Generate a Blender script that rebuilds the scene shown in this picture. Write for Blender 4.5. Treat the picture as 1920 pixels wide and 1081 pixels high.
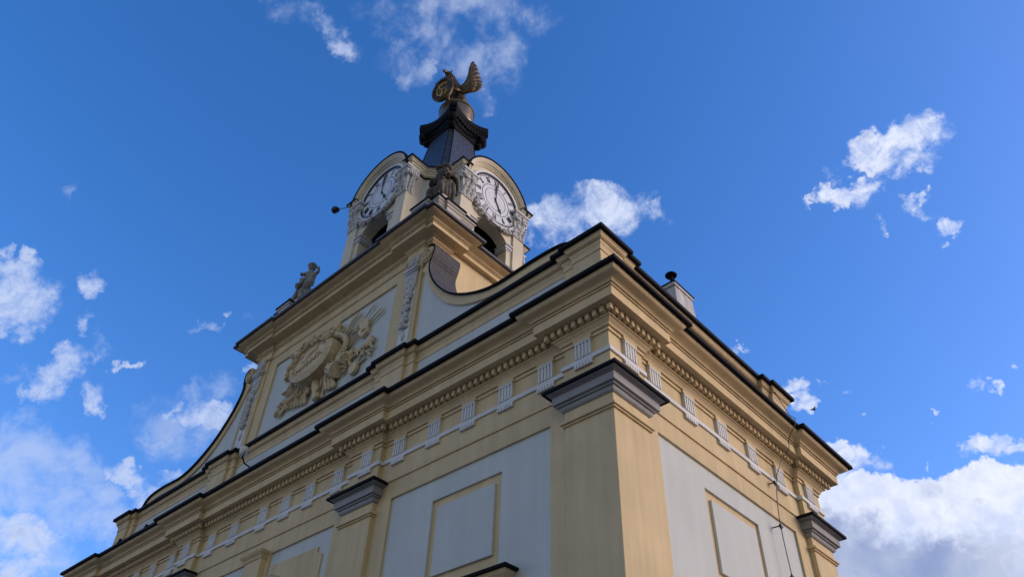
import bpy, bmesh, math, random
from mathutils import Vector, Matrix
from mathutils.geometry import tessellate_polygon
random.seed(7)
for o in list(bpy.data.objects): bpy.data.objects.remove(o)
S = bpy.context.scene
COL = S.collection
PI = math.pi

# ------------------------------------------------------------------ camera
RC = [[0.7366088670598284, 0.6755588116661239, 0.0320572760709472],
      [-0.44063859114821086, 0.5153381764318824, -0.7350266633958126],
      [-0.5130740774583665, 0.5273014848188045, 0.6772799533044878]]
CAM = Vector((5.687660610207782, -8.224993421461859, 1.6))
FPX = 1421.27
cd = bpy.data.cameras.new('camera'); cam = bpy.data.objects.new('camera', cd); COL.objects.link(cam)
cd.sensor_width = 36; cd.lens = FPX / 1920 * 36; cd.clip_end = 6000; cd.clip_start = .05
m = Matrix.Identity(4)
for i in range(3):
    m[i][0] = RC[0][i]; m[i][1] = -RC[1][i]; m[i][2] = -RC[2][i]; m[i][3] = CAM[i]
cam.matrix_world = m
S.camera = cam

def pix_dir(u, v):
    a = ((u - 960) / FPX, (v - 540.5) / FPX, 1.0)
    return Vector([sum(RC[k][i] * a[k] for k in range(3)) for i in range(3)]).normalized()

# ------------------------------------------------------------------ world and sun
S.view_settings.view_transform = 'Standard'; S.view_settings.look = 'None'
S.view_settings.exposure = 1.0; S.view_settings.gamma = 1
SUN_AZ = 50.0     # degrees from +Y towards +X
SUN_EL = 22.0
W = bpy.data.worlds.new('World'); S.world = W; W.use_nodes = True
nt = W.node_tree; nt.nodes.clear()
N = lambda t: nt.nodes.new(t)
def link(a, b): nt.links.new(a, b)
sky = N('ShaderNodeTexSky'); sky.sky_type = 'NISHITA'; sky.sun_disc = False
sky.sun_elevation = math.radians(SUN_EL); sky.sun_rotation = math.radians(SUN_AZ)
sky.altitude = 200; sky.air_density = 1.0; sky.dust_density = 0.6; sky.ozone_density = 3.0
tc = N('ShaderNodeTexCoord')
def vmath(op, a=None, b=None, s=None):
    n = N('ShaderNodeVectorMath'); n.operation = op
    for k, v in enumerate((a, b)):
        if v is None: continue
        if isinstance(v, (tuple, list, Vector)): n.inputs[k].default_value = tuple(v)
        else: link(v, n.inputs[k])
    if s is not None:
        n.inputs['Scale'].default_value = s
    return n
def fmath(op, *a, clamp=False):
    n = N('ShaderNodeMath'); n.operation = op; n.use_clamp = clamp
    for k, v in enumerate(a):
        if isinstance(v, (int, float)): n.inputs[k].default_value = v
        else: link(v, n.inputs[k])
    return n.outputs[0]
DIR = tc.outputs['Generated']
def noise(scale, detail=8, rough=.6, vec=None, dist=0.0):
    n = N('ShaderNodeTexNoise'); n.inputs['Scale'].default_value = scale
    n.inputs['Detail'].default_value = detail; n.inputs['Roughness'].default_value = rough
    n.inputs['Distortion'].default_value = dist
    link(vec if vec is not None else DIR, n.inputs['Vector']); return n
# gentle warp of the sky direction so that cloud outlines are uneven
wn = noise(9, 5, .65)
ws = vmath('SUBTRACT', wn.outputs['Color'], (.5, .5, .5))
wsc = vmath('SCALE', ws.outputs[0], s=.11)
wn2 = noise(38, 6, .65); ws2 = vmath('SUBTRACT', wn2.outputs['Color'], (.5, .5, .5)); wsc2 = vmath('SCALE', ws2.outputs[0], s=.045)
WD = vmath('ADD', vmath('ADD', DIR, wsc.outputs[0]).outputs[0], wsc2.outputs[0]).outputs[0]
fbm = noise(20, 11, .62, dist=.25).outputs['Fac']
fine = noise(55, 8, .6).outputs['Fac']
def blobs(lst):
    acc = None
    for (u, v, rx, ry, rot, dens) in lst:
        c = pix_dir(u, v); k = math.radians(rot)
        ex = pix_dir(u + 10 * math.cos(k), v + 10 * math.sin(k)) - c
        ey = pix_dir(u - 10 * math.sin(k), v + 10 * math.cos(k)) - c
        sx = 10 / ex.length / rx; sy = 10 / ey.length / ry      # one over the angular radius
        t1 = (ex - c * ex.dot(c)).normalized(); t2 = (ey - c * ey.dot(c)); t2 = (t2 - t1 * t2.dot(t1)).normalized()
        a = vmath('DOT_PRODUCT', WD, t1 * sx * 1.0).outputs['Value']
        b = vmath('DOT_PRODUCT', WD, t2 * sy * 1.0).outputs['Value']
        # offset: the warp has zero mean, the centre direction has zero tangent part
        l2 = fmath('MULTIPLY_ADD', b, b, fmath('MULTIPLY', a, a))
        val = fmath('MULTIPLY_ADD', l2, -dens * .5, dens)
        acc = val if acc is None else fmath('MAXIMUM', acc, val)
    return acc
THICK = [  # bright compact clouds: pixel centre, radii, tilt, density
 (1120,392,100,42,0,.95),(1045,415,80,38,0,.9),(1195,390,50,32,10,.8),(990,425,40,28,0,.7),
 (1700,268,72,36,-22,.98),(1735,245,28,24,0,.8),(1635,282,42,30,15,.9),(1690,305,50,26,0,.85),(1605,362,60,24,-8,.95),(1728,380,26,17,25,.75),(1780,422,24,20,30,.8),(1770,467,10,6,0,.6),(1650,412,16,6,0,.5),(1530,368,6,22,25,.5),(1570,322,16,16,0,.45),
 (22,540,72,62,0,.85),(45,608,28,20,0,.8),(0,600,30,20,0,.6),(62,472,18,26,-30,.6),(178,540,26,34,0,.8),(2,460,16,12,0,.5),(170,615,14,12,0,.45),
 (130,690,62,34,-20,.95),(90,725,44,32,15,.92),(190,735,32,28,-20,.85),(235,686,18,8,0,.65),
 (395,790,50,24,20,.8),(330,765,22,10,0,.55),(320,893,32,16,0,.85),(465,690,20,22,0,.6),(375,622,30,12,10,.5),(415,600,9,6,0,.5),
 (625,85,48,26,38,.55),(590,60,30,20,30,.5),(30,1015,90,42,0,.85),(30,1075,90,22,0,.85),(230,888,52,28,18,.78),(270,925,30,24,0,.7),
 (1490,722,26,20,0,.85),(1500,765,26,22,0,.85),(1368,645,14,7,0,.55),(1545,709,8,5,0,.5),(1585,735,6,5,0,.5),(1640,850,9,5,0,.55),
 (1824,708,18,13,20,.75),(1860,712,9,10,-20,.65),(1750,770,5,7,0,.5),(1897,668,7,12,-10,.5),(1745,868,7,7,0,.45),(1625,795,7,5,0,.4),
 (1905,845,78,22,-10,.95),(1590,878,70,20,0,.9),(1560,905,60,20,0,.9)]
BANK = [(1560,960,140,62,0,1.25),(1740,990,200,80,-3,1.4),(1900,975,150,85,-8,1.4),(1700,1100,420,90,0,1.6),(1640,930,80,40,0,1.1),(1850,920,70,36,-8,1.1)]
THIN = [ (760,60,90,75,30,.42),(905,95,85,75,20,.46),(850,20,140,35,0,.38),(790,150,28,26,40,.5),(918,180,22,12,0,.35),(545,28,50,26,25,.42),(990,30,60,40,0,.35),
 (60,870,105,85,25,.72),(150,955,90,50,20,.72),(30,930,80,40,0,.7),(130,1060,120,50,0,.6),(370,730,55,26,-15,.45),(300,815,40,10,0,.5),(128,370,20,22,20,.4),(200,650,20,12,0,.35),(460,600,40,20,0,.2),(20,690,40,16,0,.35),(340,800,80,60,10,.4)]
SHADE = [(1700,1090,420,78,0,1.3),(1560,1025,110,55,0,.8)]
LIFT = [(1860,1010,110,30,-12,.9)]
def ss(x, lo, hi):
    n = N('ShaderNodeMapRange'); n.interpolation_type = 'SMOOTHSTEP'
    link(x, n.inputs[0]); n.inputs[1].default_value = lo; n.inputs[2].default_value = hi
    return n.outputs[0]
tk = fmath('MAXIMUM', blobs(THICK), 0.0)
cen = fmath('SUBTRACT', fbm, .5)
amp = lambda m_, k: fmath('MULTIPLY', fmath('MULTIPLY', m_, k, clamp=True), cen)
cl1 = ss(fmath('MULTIPLY_ADD', amp(tk, 2.2), 2.7, tk), .12, .95)
bk = fmath('MAXIMUM', blobs(BANK), 0.0)
cl2 = ss(fmath('MULTIPLY_ADD', cen, 1.6, bk), .55, .85)
tn = fmath('MAXIMUM', blobs(THIN), 0.0)
cl3 = fmath('MULTIPLY', ss(fmath('MULTIPLY_ADD', amp(tn, 3.0), 2.1, tn), .08, .95), .60)
wisp = ss(noise(30, 12, .72, dist=.9).outputs['Fac'], .36, .60)
cl1 = fmath('MULTIPLY', cl1, fmath('MULTIPLY_ADD', wisp, .45, .50))
cov = fmath('MAXIMUM', fmath('MAXIMUM', cl1, cl2), cl3)
cov = fmath('MULTIPLY', cov, .97)
sh = ss(fmath('MULTIPLY_ADD', cen, 2.4, fmath('MAXIMUM', blobs(SHADE), 0.0)), .10, .95)
# cloud brightness follows the direction of the hidden sun and the thickness
sund = Vector((math.sin(math.radians(SUN_AZ)) * math.cos(math.radians(SUN_EL)), math.cos(math.radians(SUN_AZ)) * math.cos(math.radians(SUN_EL)), math.sin(math.radians(SUN_EL))))
near = ss(vmath('DOT_PRODUCT', DIR, tuple(sund)).outputs['Value'], -.1, .85)
def mixc(f, a, b):
    n = N('ShaderNodeMix'); n.data_type = 'RGBA'
    for k, v in ((0, f), (6, a), (7, b)):
        if isinstance(v, (tuple, list)): n.inputs[k].default_value = tuple(v)
        elif isinstance(v, (int, float)): n.inputs[k].default_value = v
        else: link(v, n.inputs[k])
    return n.outputs[2]
CLOUD_S = 1.0
base_c = mixc(near, (.30, .35, .47, 1), (.52, .53, .56, 1))
tex = ss(fmath('MULTIPLY_ADD', fine, .5, fmath('MULTIPLY', fbm, .6)), .35, .75)
base_c = mixc(fmath('MULTIPLY', fmath('SUBTRACT', 1.0, tex), .75), base_c, (.26, .31, .46, 1))
broad = ss(noise(6, 5, .55, dist=.4).outputs['Fac'], .38, .62)
shc = mixc(broad, (.115, .155, .285, 1), (.26, .29, .38, 1))
ccol = mixc(fmath('MULTIPLY', sh, .95), base_c, shc)
SKY_STR = .128
hs = N('ShaderNodeHueSaturation'); hs.inputs['Saturation'].default_value = 1.3; hs.inputs['Value'].default_value = 1.0; hs.inputs['Hue'].default_value = .5
link(sky.outputs[0], hs.inputs['Color'])
sky_s = vmath('SCALE', hs.outputs[0], s=SKY_STR).outputs[0]
tint = vmath('MULTIPLY', sky_s, (1.32, .925, 1.07)).outputs[0]
# unseen grey fill light added to the sky behind the viewer, brightens the facades
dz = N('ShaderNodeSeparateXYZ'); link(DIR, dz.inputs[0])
back_fill = fmath('MULTIPLY_ADD', cen, .8, fmath('MULTIPLY_ADD', dz.outputs[2], -.35, vmath('DOT_PRODUCT', DIR, (.62, -.78, 0)).outputs['Value']))
back_fill = ss(back_fill, .10, .55)
sky2 = mixc(back_fill, tint, (.225, .236, .215, 1))
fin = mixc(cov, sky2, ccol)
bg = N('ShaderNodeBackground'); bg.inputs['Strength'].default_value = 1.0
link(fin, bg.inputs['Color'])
wo = N('ShaderNodeOutputWorld'); link(bg.outputs[0], wo.inputs[0])
sl = bpy.data.lights.new('sun', 'SUN'); sl.energy = .70; sl.angle = math.radians(30); sl.color = (1, .93, .64)
so = bpy.data.objects.new('sun', sl); COL.objects.link(so)
so.rotation_euler = (-sund).to_track_quat('-Z', 'Y').to_euler()

# ------------------------------------------------------------------ materials
MATS = {}
def mat(name, col, rough=.85, metal=0, var=.10, vscale=1.2, grain=.05, gscale=60, bump=.25, bscale=45, streak=0.0, spec=.4, dirt=None):
    if name in MATS: return MATS[name]
    M = bpy.data.materials.new(name); M.use_nodes = True; t = M.node_tree
    b = t.nodes['Principled BSDF']; b.inputs['Roughness'].default_value = rough; b.inputs['Metallic'].default_value = metal
    b.inputs['Specular IOR Level'].default_value = spec
    g = t.nodes.new('ShaderNodeNewGeometry')
    def nz(sc, det, vec=None):
        n = t.nodes.new('ShaderNodeTexNoise'); n.inputs['Scale'].default_value = sc; n.inputs['Detail'].default_value = det
        t.links.new(vec or g.outputs['Position'], n.inputs['Vector']); return n.outputs['Fac']
    def mr(x, a, bb):
        n = t.nodes.new('ShaderNodeMapRange'); t.links.new(x, n.inputs[0]); n.inputs[1].default_value = .3; n.inputs[2].default_value = .7
        n.inputs[3].default_value = a; n.inputs[4].default_value = bb; return n.outputs[0]
    def mul(x, y):
        n = t.nodes.new('ShaderNodeMath'); n.operation = 'MULTIPLY'; t.links.new(x, n.inputs[0]); t.links.new(y, n.inputs[1]); return n.outputs[0]
    f = mul(mr(nz(vscale, 6), 1 - var, 1 + var), mr(nz(gscale, 3), 1 - grain, 1 + grain))
    if streak:
        mp = t.nodes.new('ShaderNodeMapping'); mp.inputs['Scale'].default_value = (5, 5, .35); t.links.new(g.outputs['Position'], mp.inputs[0])
        f = mul(f, mr(nz(1.0, 5, mp.outputs[0]), 1 - streak, 1 + streak * .4))
    v = t.nodes.new('ShaderNodeVectorMath'); v.operation = 'SCALE'; v.inputs[0].default_value = col; t.links.new(f, v.inputs['Scale'])
    out = v.outputs[0]
    if dirt:
        mx = t.nodes.new('ShaderNodeMix'); mx.data_type = 'RGBA'; mx.inputs[7].default_value = (*dirt[0], 1)
        t.links.new(out, mx.inputs[6]); d = mr(nz(dirt[1], 8), 0, dirt[2]); t.links.new(d, mx.inputs[0]); out = mx.outputs[2]
    t.links.new(out, b.inputs['Base Color'])
    if bump:
        bn = t.nodes.new('ShaderNodeBump'); bn.inputs['Strength'].default_value = bump; bn.inputs['Distance'].default_value = .01
        t.links.new(nz(bscale, 6), bn.inputs['Height']); t.links.new(bn.outputs[0], b.inputs['Normal'])
    MATS[name] = M; return M
YEL = mat('ochre_stucco', (.635, .50, .295), .9, var=.09, vscale=.9, grain=.06, gscale=90, bump=.35, bscale=120, streak=.11, spec=.2)
YELD = mat('ochre_stucco_moulding', (.645, .505, .30), .88, var=.09, vscale=1.5, grain=.05, bump=.2, bscale=60, streak=.10, spec=.2)
WHT = mat('white_stucco', (.565, .59, .56), .9, var=.045, vscale=.8, grain=.04, gscale=90, bump=.3, bscale=120, streak=.05, spec=.2)
WHM = mat('white_moulding', (.66, .66, .65), .8, var=.08, vscale=2, grain=.05, bump=.3, bscale=40, streak=.08)
ORN = mat('white_ornament', (.62, .62, .61), .8, var=.12, vscale=5, grain=.06, bump=.6, bscale=25, dirt=((.22, .21, .2), 9, .45))
CRM = mat('cream_stucco', (.64, .58, .44), .9, var=.07, vscale=1.2, bump=.25, bscale=90, streak=.08)
GRY = mat('grey_capital_stucco', (.30, .298, .305), .8, var=.08, vscale=2, bump=.2, bscale=60, streak=.08)
MET = mat('dark_sheet_metal', (.011, .011, .014), .7, spec=.07, var=.25, vscale=3, bump=.15, bscale=12)
LEAD = mat('grey_lead_flashing', (.085, .085, .10), .6, metal=.1, spec=.3, var=.2, vscale=3, bump=.15, bscale=12)
PED = mat('pale_stone', (.50, .47, .42), .85, var=.12, vscale=2.5, grain=.1, gscale=45, bump=.4, bscale=60, dirt=((.25, .23, .2), 5, .3))
BLK = mat('black_paint', (.012, .012, .014), .4, var=.1)
DRK = mat('belfry_dark', (.035, .032, .03), .9)
ENM = mat('clock_enamel', (.66, .68, .71), .55, var=.05, grain=.01, bump=0, dirt=((.40, .40, .40), 2.5, .25))
STAT = mat('weathered_sandstone', (.055, .045, .035), .9, var=.4, vscale=6, grain=.15, bump=.9, bscale=22, dirt=((.26, .235, .20), 3.5, .45))
PUT = mat('grey_sandstone', (.17, .165, .16), .9, var=.3, vscale=6, bump=.8, bscale=25, dirt=((.40, .39, .38), 4, .6))
BRZ = mat('gilded_bronze', (.035, .025, .016), .5, metal=.6, var=.5, vscale=5, bump=.9, bscale=16, dirt=((.40, .25, .08), 7, .28), spec=.4)
GLD = mat('gilding', (.55, .35, .12), .35, metal=.85, var=.3, vscale=6, bump=.5, bscale=14)
DGL = mat('dark_gilt_copper', (.34, .23, .11), .32, metal=.85, var=.35, vscale=3, bump=.3, bscale=10, dirt=((.03, .025, .02), 3, .5))
REL = mat('ochre_relief_plaster', (.68, .55, .35), .88, var=.12, vscale=5, bump=.6, bscale=30, dirt=((.24, .19, .12), 7, .35), spec=.2)
GROUND = mat('paving', (.15, .135, .115), .9, var=.15, vscale=.4, bump=.4, bscale=6)
def slate_mat(name, col, col2, scale, metal=0.0, rough=.45, rot=0.0, off=.5, bw=.5, rh=.25, mortar=.02):
    M = bpy.data.materials.new(name); M.use_nodes = True; t = M.node_tree; b = t.nodes['Principled BSDF']
    b.inputs['Roughness'].default_value = rough; b.inputs['Metallic'].default_value = metal
    uv = t.nodes.new('ShaderNodeTexCoord'); mp = t.nodes.new('ShaderNodeMapping'); mp.inputs['Rotation'].default_value = (0, 0, rot)
    t.links.new(uv.outputs['UV'], mp.inputs[0])
    br = t.nodes.new('ShaderNodeTexBrick'); br.inputs['Scale'].default_value = scale; br.offset = off
    br.inputs['Brick Width'].default_value = bw; br.inputs['Row Height'].default_value = rh; br.inputs['Mortar Size'].default_value = mortar
    br.inputs['Color1'].default_value = (*col, 1); br.inputs['Color2'].default_value = (*col2, 1); br.inputs['Mortar'].default_value = (col[0] * .35, col[1] * .35, col[2] * .35, 1)
    t.links.new(mp.outputs[0], br.inputs['Vector'])
    n = t.nodes.new('ShaderNodeTexNoise'); n.inputs['Scale'].default_value = 4; n.inputs['Detail'].default_value = 8
    mp2 = t.nodes.new('ShaderNodeMapping'); mp2.inputs['Scale'].default_value = (3.5, .8, 1); t.links.new(mp.outputs[0], mp2.inputs[0]); t.links.new(mp2.outputs[0], n.inputs['Vector'])
    mr = t.nodes.new('ShaderNodeMapRange'); t.links.new(n.outputs[0], mr.inputs[0]); mr.inputs[1].default_value = .3; mr.inputs[2].default_value = .7; mr.inputs[3].default_value = .65; mr.inputs[4].default_value = 1.5
    v = t.nodes.new('ShaderNodeVectorMath'); v.operation = 'SCALE'; t.links.new(br.outputs['Color'], v.inputs[0]); t.links.new(mr.outputs[0], v.inputs['Scale'])
    t.links.new(v.outputs[0], b.inputs['Base Color'])
    bn = t.nodes.new('ShaderNodeBump'); bn.inputs['Strength'].default_value = .6; bn.inputs['Distance'].default_value = .02; bn.invert = True
    t.links.new(br.outputs['Fac'], bn.inputs['Height']); t.links.new(bn.outputs[0], b.inputs['Normal'])
    MATS[name] = M; return M
SLT = slate_mat('slate_spire', (.022, .027, .045), (.036, .040, .058), 2.0, rot=math.radians(38), mortar=.03, bw=.9, rh=.5)
VSL = slate_mat('weathered_metal_volute', (.052, .048, .054), (.060, .056, .062), 3.0, rough=.75, bw=60, rh=.32, mortar=.035)

# ------------------------------------------------------------------ mesh helpers
class MB:
    def __init__(s): s.v = []; s.f = []; s.uv = {}
    def add(s, vs, fs):
        b = len(s.v); s.v += [tuple(p) for p in vs]; s.f += [tuple(b + i for i in f) for f in fs]; return b
    def hexa(s, p):  # p: 8 points, bottom 4 then top 4
        s.add(p, [(0, 3, 2, 1), (4, 5, 6, 7), (0, 1, 5, 4), (1, 2, 6, 5), (2, 3, 7, 6), (3, 0, 4, 7)])
    def box(s, x0, x1, y0, y1, z0, z1, T=None):
        p = [(x0, y0, z0), (x1, y0, z0), (x1, y1, z0), (x0, y1, z0), (x0, y0, z1), (x1, y0, z1), (x1, y1, z1), (x0, y1, z1)]
        if T: p = [T(*q) for q in p]
        s.hexa(p)
    def fbox(s, T, u0, u1, o0, o1, z0, z1, taper=0, tz=0):   # in a wall frame
        p = [(u0 + tz, o0, z0), (u1 - tz, o0, z0), (u1 - tz, o1, z0), (u0 + tz, o1, z0), (u0, o0, z1), (u1, o0, z1), (u1, o1, z1), (u0, o1, z1)]
        s.hexa([T(*q) for q in p])
    def prism(s, poly, T, o0, o1):  # polygon (u,z) between outward depths o0 and o1
        n = len(poly)
        tri = tessellate_polygon([[Vector((a, b, 0)) for a, b in poly]])
        vs = [T(a, o0, b) for a, b in poly] + [T(a, o1, b) for a, b in poly]
        fs = [tuple(t) for t in tri] + [tuple(n + i for i in t) for t in tri]
        fs += [(i, (i + 1) % n, n + (i + 1) % n, n + i) for i in range(n)]
        s.add(vs, fs)
    def sweep(s, path, prof, closed=True, z0=0.0):
        """path: plan points, outward on the right; prof: (out, z)"""
        n = len(path); m_ = len(prof); vs = []
        for i in range(n):
            p = Vector(path[i])
            a = Vector(path[i - 1]) if (closed or i > 0) else None
            b = Vector(path[(i + 1) % n]) if (closed or i < n - 1) else None
            d1 = (p - a).normalized() if a is not None else (b - p).normalized()
            d2 = (b - p).normalized() if b is not None else d1
            n1 = Vector((d1.y, -d1.x)); n2 = Vector((d2.y, -d2.x))
            mm = (n1 + n2) / (1 + n1.dot(n2))
            for o, z in prof: vs.append((p.x + mm.x * o, p.y + mm.y * o, z + z0))
        fs = []
        for i in range(n if closed else n - 1):
            j = (i + 1) % n
            for k in range(m_ - 1):
                fs.append((i * m_ + k, j * m_ + k, j * m_ + k + 1, i * m_ + k + 1))
        if not closed:
            fs.append(tuple(range(m_))); fs.append(tuple((n - 1) * m_ + k for k in reversed(range(m_))))
        s.add(vs, fs)
    def sweepf(s, path, prof, T):
        """path in a wall frame (u,z), open; prof: (t across, o out)"""
        n = len(path); m_ = len(prof); vs = []
        for i in range(n):
            p = Vector(path[i]); d1 = (p - Vector(path[i - 1])).normalized() if i else (Vector(path[1]) - p).normalized()
            d2 = (Vector(path[i + 1]) - p).normalized() if i < n - 1 else d1
            n1 = Vector((-d1.y, d1.x)); n2 = Vector((-d2.y, d2.x)); mm = (n1 + n2) / (1 + n1.dot(n2))
            for t, o in prof: q = p + mm * t; vs.append(T(q.x, o, q.y))
        fs = []
        for i in range(n - 1):
            for k in range(m_ - 1): fs.append((i * m_ + k, (i + 1) * m_ + k, (i + 1) * m_ + k + 1, i * m_ + k + 1))
        fs.append(tuple(range(m_))); fs.append(tuple((n - 1) * m_ + k for k in reversed(range(m_))))
        s.add(vs, fs)
    def lathe(s, prof, c, seg=24):
        m_ = len(prof); vs = []
        for i in range(seg):
            a = 2 * PI * i / seg
            for r, z in prof: vs.append((c[0] + r * math.cos(a), c[1] + r * math.sin(a), c[2] + z))
        fs = [(i * m_ + k, ((i + 1) % seg) * m_ + k, ((i + 1) % seg) * m_ + k + 1, i * m_ + k + 1) for i in range(seg) for k in range(m_ - 1)]
        fs.append(tuple(i * m_ for i in range(seg))[::-1]); fs.append(tuple(i * m_ + m_ - 1 for i in range(seg)))
        s.add(vs, fs)
    def ell(s, c, ax, seg=10, rings=7):
        """ellipsoid; ax: three axis vectors"""
        c = Vector(c); ax = [Vector(a) for a in ax]; vs = [c - ax[2]]
        for j in range(1, rings):
            ph = PI * j / rings - PI / 2
            for i in range(seg):
                a = 2 * PI * i / seg
                vs.append(c + ax[0] * math.cos(ph) * math.cos(a) + ax[1] * math.cos(ph) * math.sin(a) + ax[2] * math.sin(ph))
        vs.append(c + ax[2]); fs = []
        for i in range(seg): fs.append((0, 1 + (i + 1) % seg, 1 + i))
        for j in range(rings - 2):
            for i in range(seg):
                a = 1 + j * seg + i; b = 1 + j * seg + (i + 1) % seg; fs.append((a, b, b + seg, a + seg))
        L = len(vs) - 1; k = 1 + (rings - 2) * seg
        for i in range(seg): fs.append((L, k + i, k + (i + 1) % seg))
        s.add(vs, fs)
    def tube(s, pts, r, seg=8):
        pts = [Vector(p) for p in pts]; n = len(pts); rs = r if isinstance(r, (list, tuple)) else [r] * n
        vs = []; up = None
        for i in range(n):
            d = (pts[min(i + 1, n - 1)] - pts[max(i - 1, 0)]).normalized()
            if up is None: up = Vector((0, 0, 1)) if abs(d.z) < .9 else Vector((1, 0, 0))
            a = d.cross(up).normalized(); b = a.cross(d).normalized(); up = b
            for k in range(seg):
                t = 2 * PI * k / seg; vs.append(pts[i] + (a * math.cos(t) + b * math.sin(t)) * rs[i])
        fs = [(i * seg + k, i * seg + (k + 1) % seg, (i + 1) * seg + (k + 1) % seg, (i + 1) * seg + k) for i in range(n - 1) for k in range(seg)]
        fs.append(tuple(range(seg))[::-1]); fs.append(tuple((n - 1) * seg + k for k in range(seg)))
        s.add(vs, fs)
    def build(s, name, material, parent=None, smooth=False, recalc=True, bevel=0, uvf=None):
        me = bpy.data.meshes.new(name); me.from_pydata(s.v, [], s.f); me.validate()
        b = bmesh.new(); b.from_mesh(me)
        if recalc: bmesh.ops.recalc_face_normals(b, faces=b.faces)
        if bevel:
            bmesh.ops.remove_doubles(b, verts=b.verts, dist=1e-5)
            es = [e for e in b.edges if len(e.link_faces) == 2 and e.calc_face_angle(0) > .6]
            bmesh.ops.bevel(b, geom=es, offset=bevel, segments=1, affect='EDGES', clamp_overlap=True)
        if uvf:
            lay = b.loops.layers.uv.new('UVMap')
            for f in b.faces:
                for l in f.loops: l[lay].uv = uvf(l.vert.co, f.normal)
        b.to_mesh(me); b.free()
        if smooth:
            for p in me.polygons: p.use_smooth = True
            if smooth != True: me.set_sharp_from_angle(angle=math.radians(smooth))
        me.materials.append(material)
        o = bpy.data.objects.new(name, me); COL.objects.link(o)
        if parent is not None:
            o.parent = parent
            o.matrix_parent_inverse = parent.matrix_basis.inverted() if False else Matrix.Identity(4)
        return o
def tag(o, label=None, cat=None, group=None, kind=None):
    for k, v in (('label', label), ('category', cat), ('group', group), ('kind', kind)):
        if v: o[k] = v
    return o
def empty(name, loc=(0, 0, 0)):
    o = bpy.data.objects.new(name, None); o.location = loc; COL.objects.link(o); return o
def shift(mb, loc):   # make mesh coordinates local to an empty
    mb.v = [(a - loc[0], b - loc[1], c - loc[2]) for a, b, c in mb.v]; return mb
def skin(name, pts, edges, rad, material, parent=None, sub=1, loc=(0, 0, 0)):
    me = bpy.data.meshes.new('tmp'); me.from_pydata([Vector(p) for p in pts], edges, [])
    o = bpy.data.objects.new('tmp', me); COL.objects.link(o)
    o.modifiers.new('s', 'SKIN'); sv = me.skin_vertices[0].data
    for i, r in enumerate(rad):
        sv[i].radius = (r, r) if not isinstance(r, tuple) else r; sv[i].use_root = (i == 0)
    sb = o.modifiers.new('b', 'SUBSURF'); sb.levels = sub; sb.render_levels = sub
    dg = bpy.context.evaluated_depsgraph_get(); dg.update()
    m2 = bpy.data.meshes.new_from_object(o.evaluated_get(dg)); bpy.data.objects.remove(o)
    m2.name = name; m2.materials.clear(); m2.materials.append(material)
    for p in m2.polygons: p.use_smooth = True
    r = bpy.data.objects.new(name, m2); COL.objects.link(r)
    if parent is not None: r.parent = parent
    return r
def interp(pts, k=5):
    """Catmull-Rom"""
    out = []; P = [Vector(p) for p in pts]
    for i in range(len(P) - 1):
        a = P[max(i - 1, 0)]; b = P[i]; c = P[i + 1]; d = P[min(i + 2, len(P) - 1)]
        for j in range(k):
            t = j / k; out.append(.5 * ((2 * b) + (c - a) * t + (2 * a - 5 * b + 4 * c - d) * t * t + (3 * b - a - 3 * c + d) * t ** 3))
    out.append(P[-1]); return [tuple(p) for p in out]

# ------------------------------------------------------------------ plan
BW, BD = 20.06, 7.69            # front width (x from -BW to 0), depth (y from 0 to BD)
CX, CY = -BW / 2, BD / 2 - .0   # centre
w, a2, p = .985, 5.904, .105
def frame(face, inset=0.0, hx=BW / 2, hy=BD / 2, cx=CX, cy=CY):
    """(u from the middle of the face, out, z) -> world"""
    if face == 'F': return lambda u, o, z: Vector((cx + u, cy - hy + inset - o, z))
    if face == 'R': return lambda u, o, z: Vector((cx + hx - inset + o, cy + u, z))
    if face == 'B': return lambda u, o, z: Vector((cx - u, cy + hy - inset + o, z))
    return lambda u, o, z: Vector((cx - hx + inset - o, cy - u, z))
def jog_path(fr, sr, base, hx=BW / 2, hy=BD / 2, cx=CX, cy=CY):
    """fr, sr: lists of (u0,u1,inset) measured from the left end of the face; base inset elsewhere. Corner insets come from the first/last."""
    def run(L, iv):
        pts = []; cur = 0.0; iv = sorted(iv)
        segs = []
        for (u0, u1, i) in iv:
            if u0 > cur + 1e-6: segs.append((cur, u0, base))
            segs.append((u0, u1, i)); cur = u1
        if cur < L - 1e-6: segs.append((cur, L, base))
        return segs
    out = []
    Ls = [2 * hx, 2 * hy, 2 * hx, 2 * hy]
    runs = [run(L, fr if k % 2 == 0 else sr) for k, L in enumerate(Ls)]
    org = [(cx - hx, cy - hy), (cx + hx, cy - hy), (cx + hx, cy + hy), (cx - hx, cy + hy)]
    dr = [(1, 0), (0, 1), (-1, 0), (0, -1)]
    for k in range(4):
        ox, oy = org[k]; dx, dy = dr[k]; inx, iny = -dy, dx
        prev_i = runs[k - 1][-1][2]; next_i = runs[(k + 1) % 4][0][2]
        segs = runs[k]; L = Ls[k]
        for j, (u0, u1, ins) in enumerate(segs):
            s0 = u0 if j else prev_i; s1 = u1 if j < len(segs) - 1 else L - next_i
            q0 = (ox + dx * s0 + inx * ins, oy + dy * s0 + iny * ins); q1 = (ox + dx * s1 + inx * ins, oy + dy * s1 + iny * ins)
            if not out or (Vector(out[-1]) - Vector(q0)).length > 1e-5: out.append(q0)
            out.append(q1)
    if (Vector(out[0]) - Vector(out[-1])).length < 1e-5: out.pop()
    return out
fr0 = [(0, w, 0), (a2, a2 + w, 0), (BW - a2 - w, BW - a2, 0), (BW - w, BW, 0)]
sr0 = [(0, w, 0), (BD - w, BD, 0)]
ENT = jog_path(fr0, sr0, p)

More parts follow.
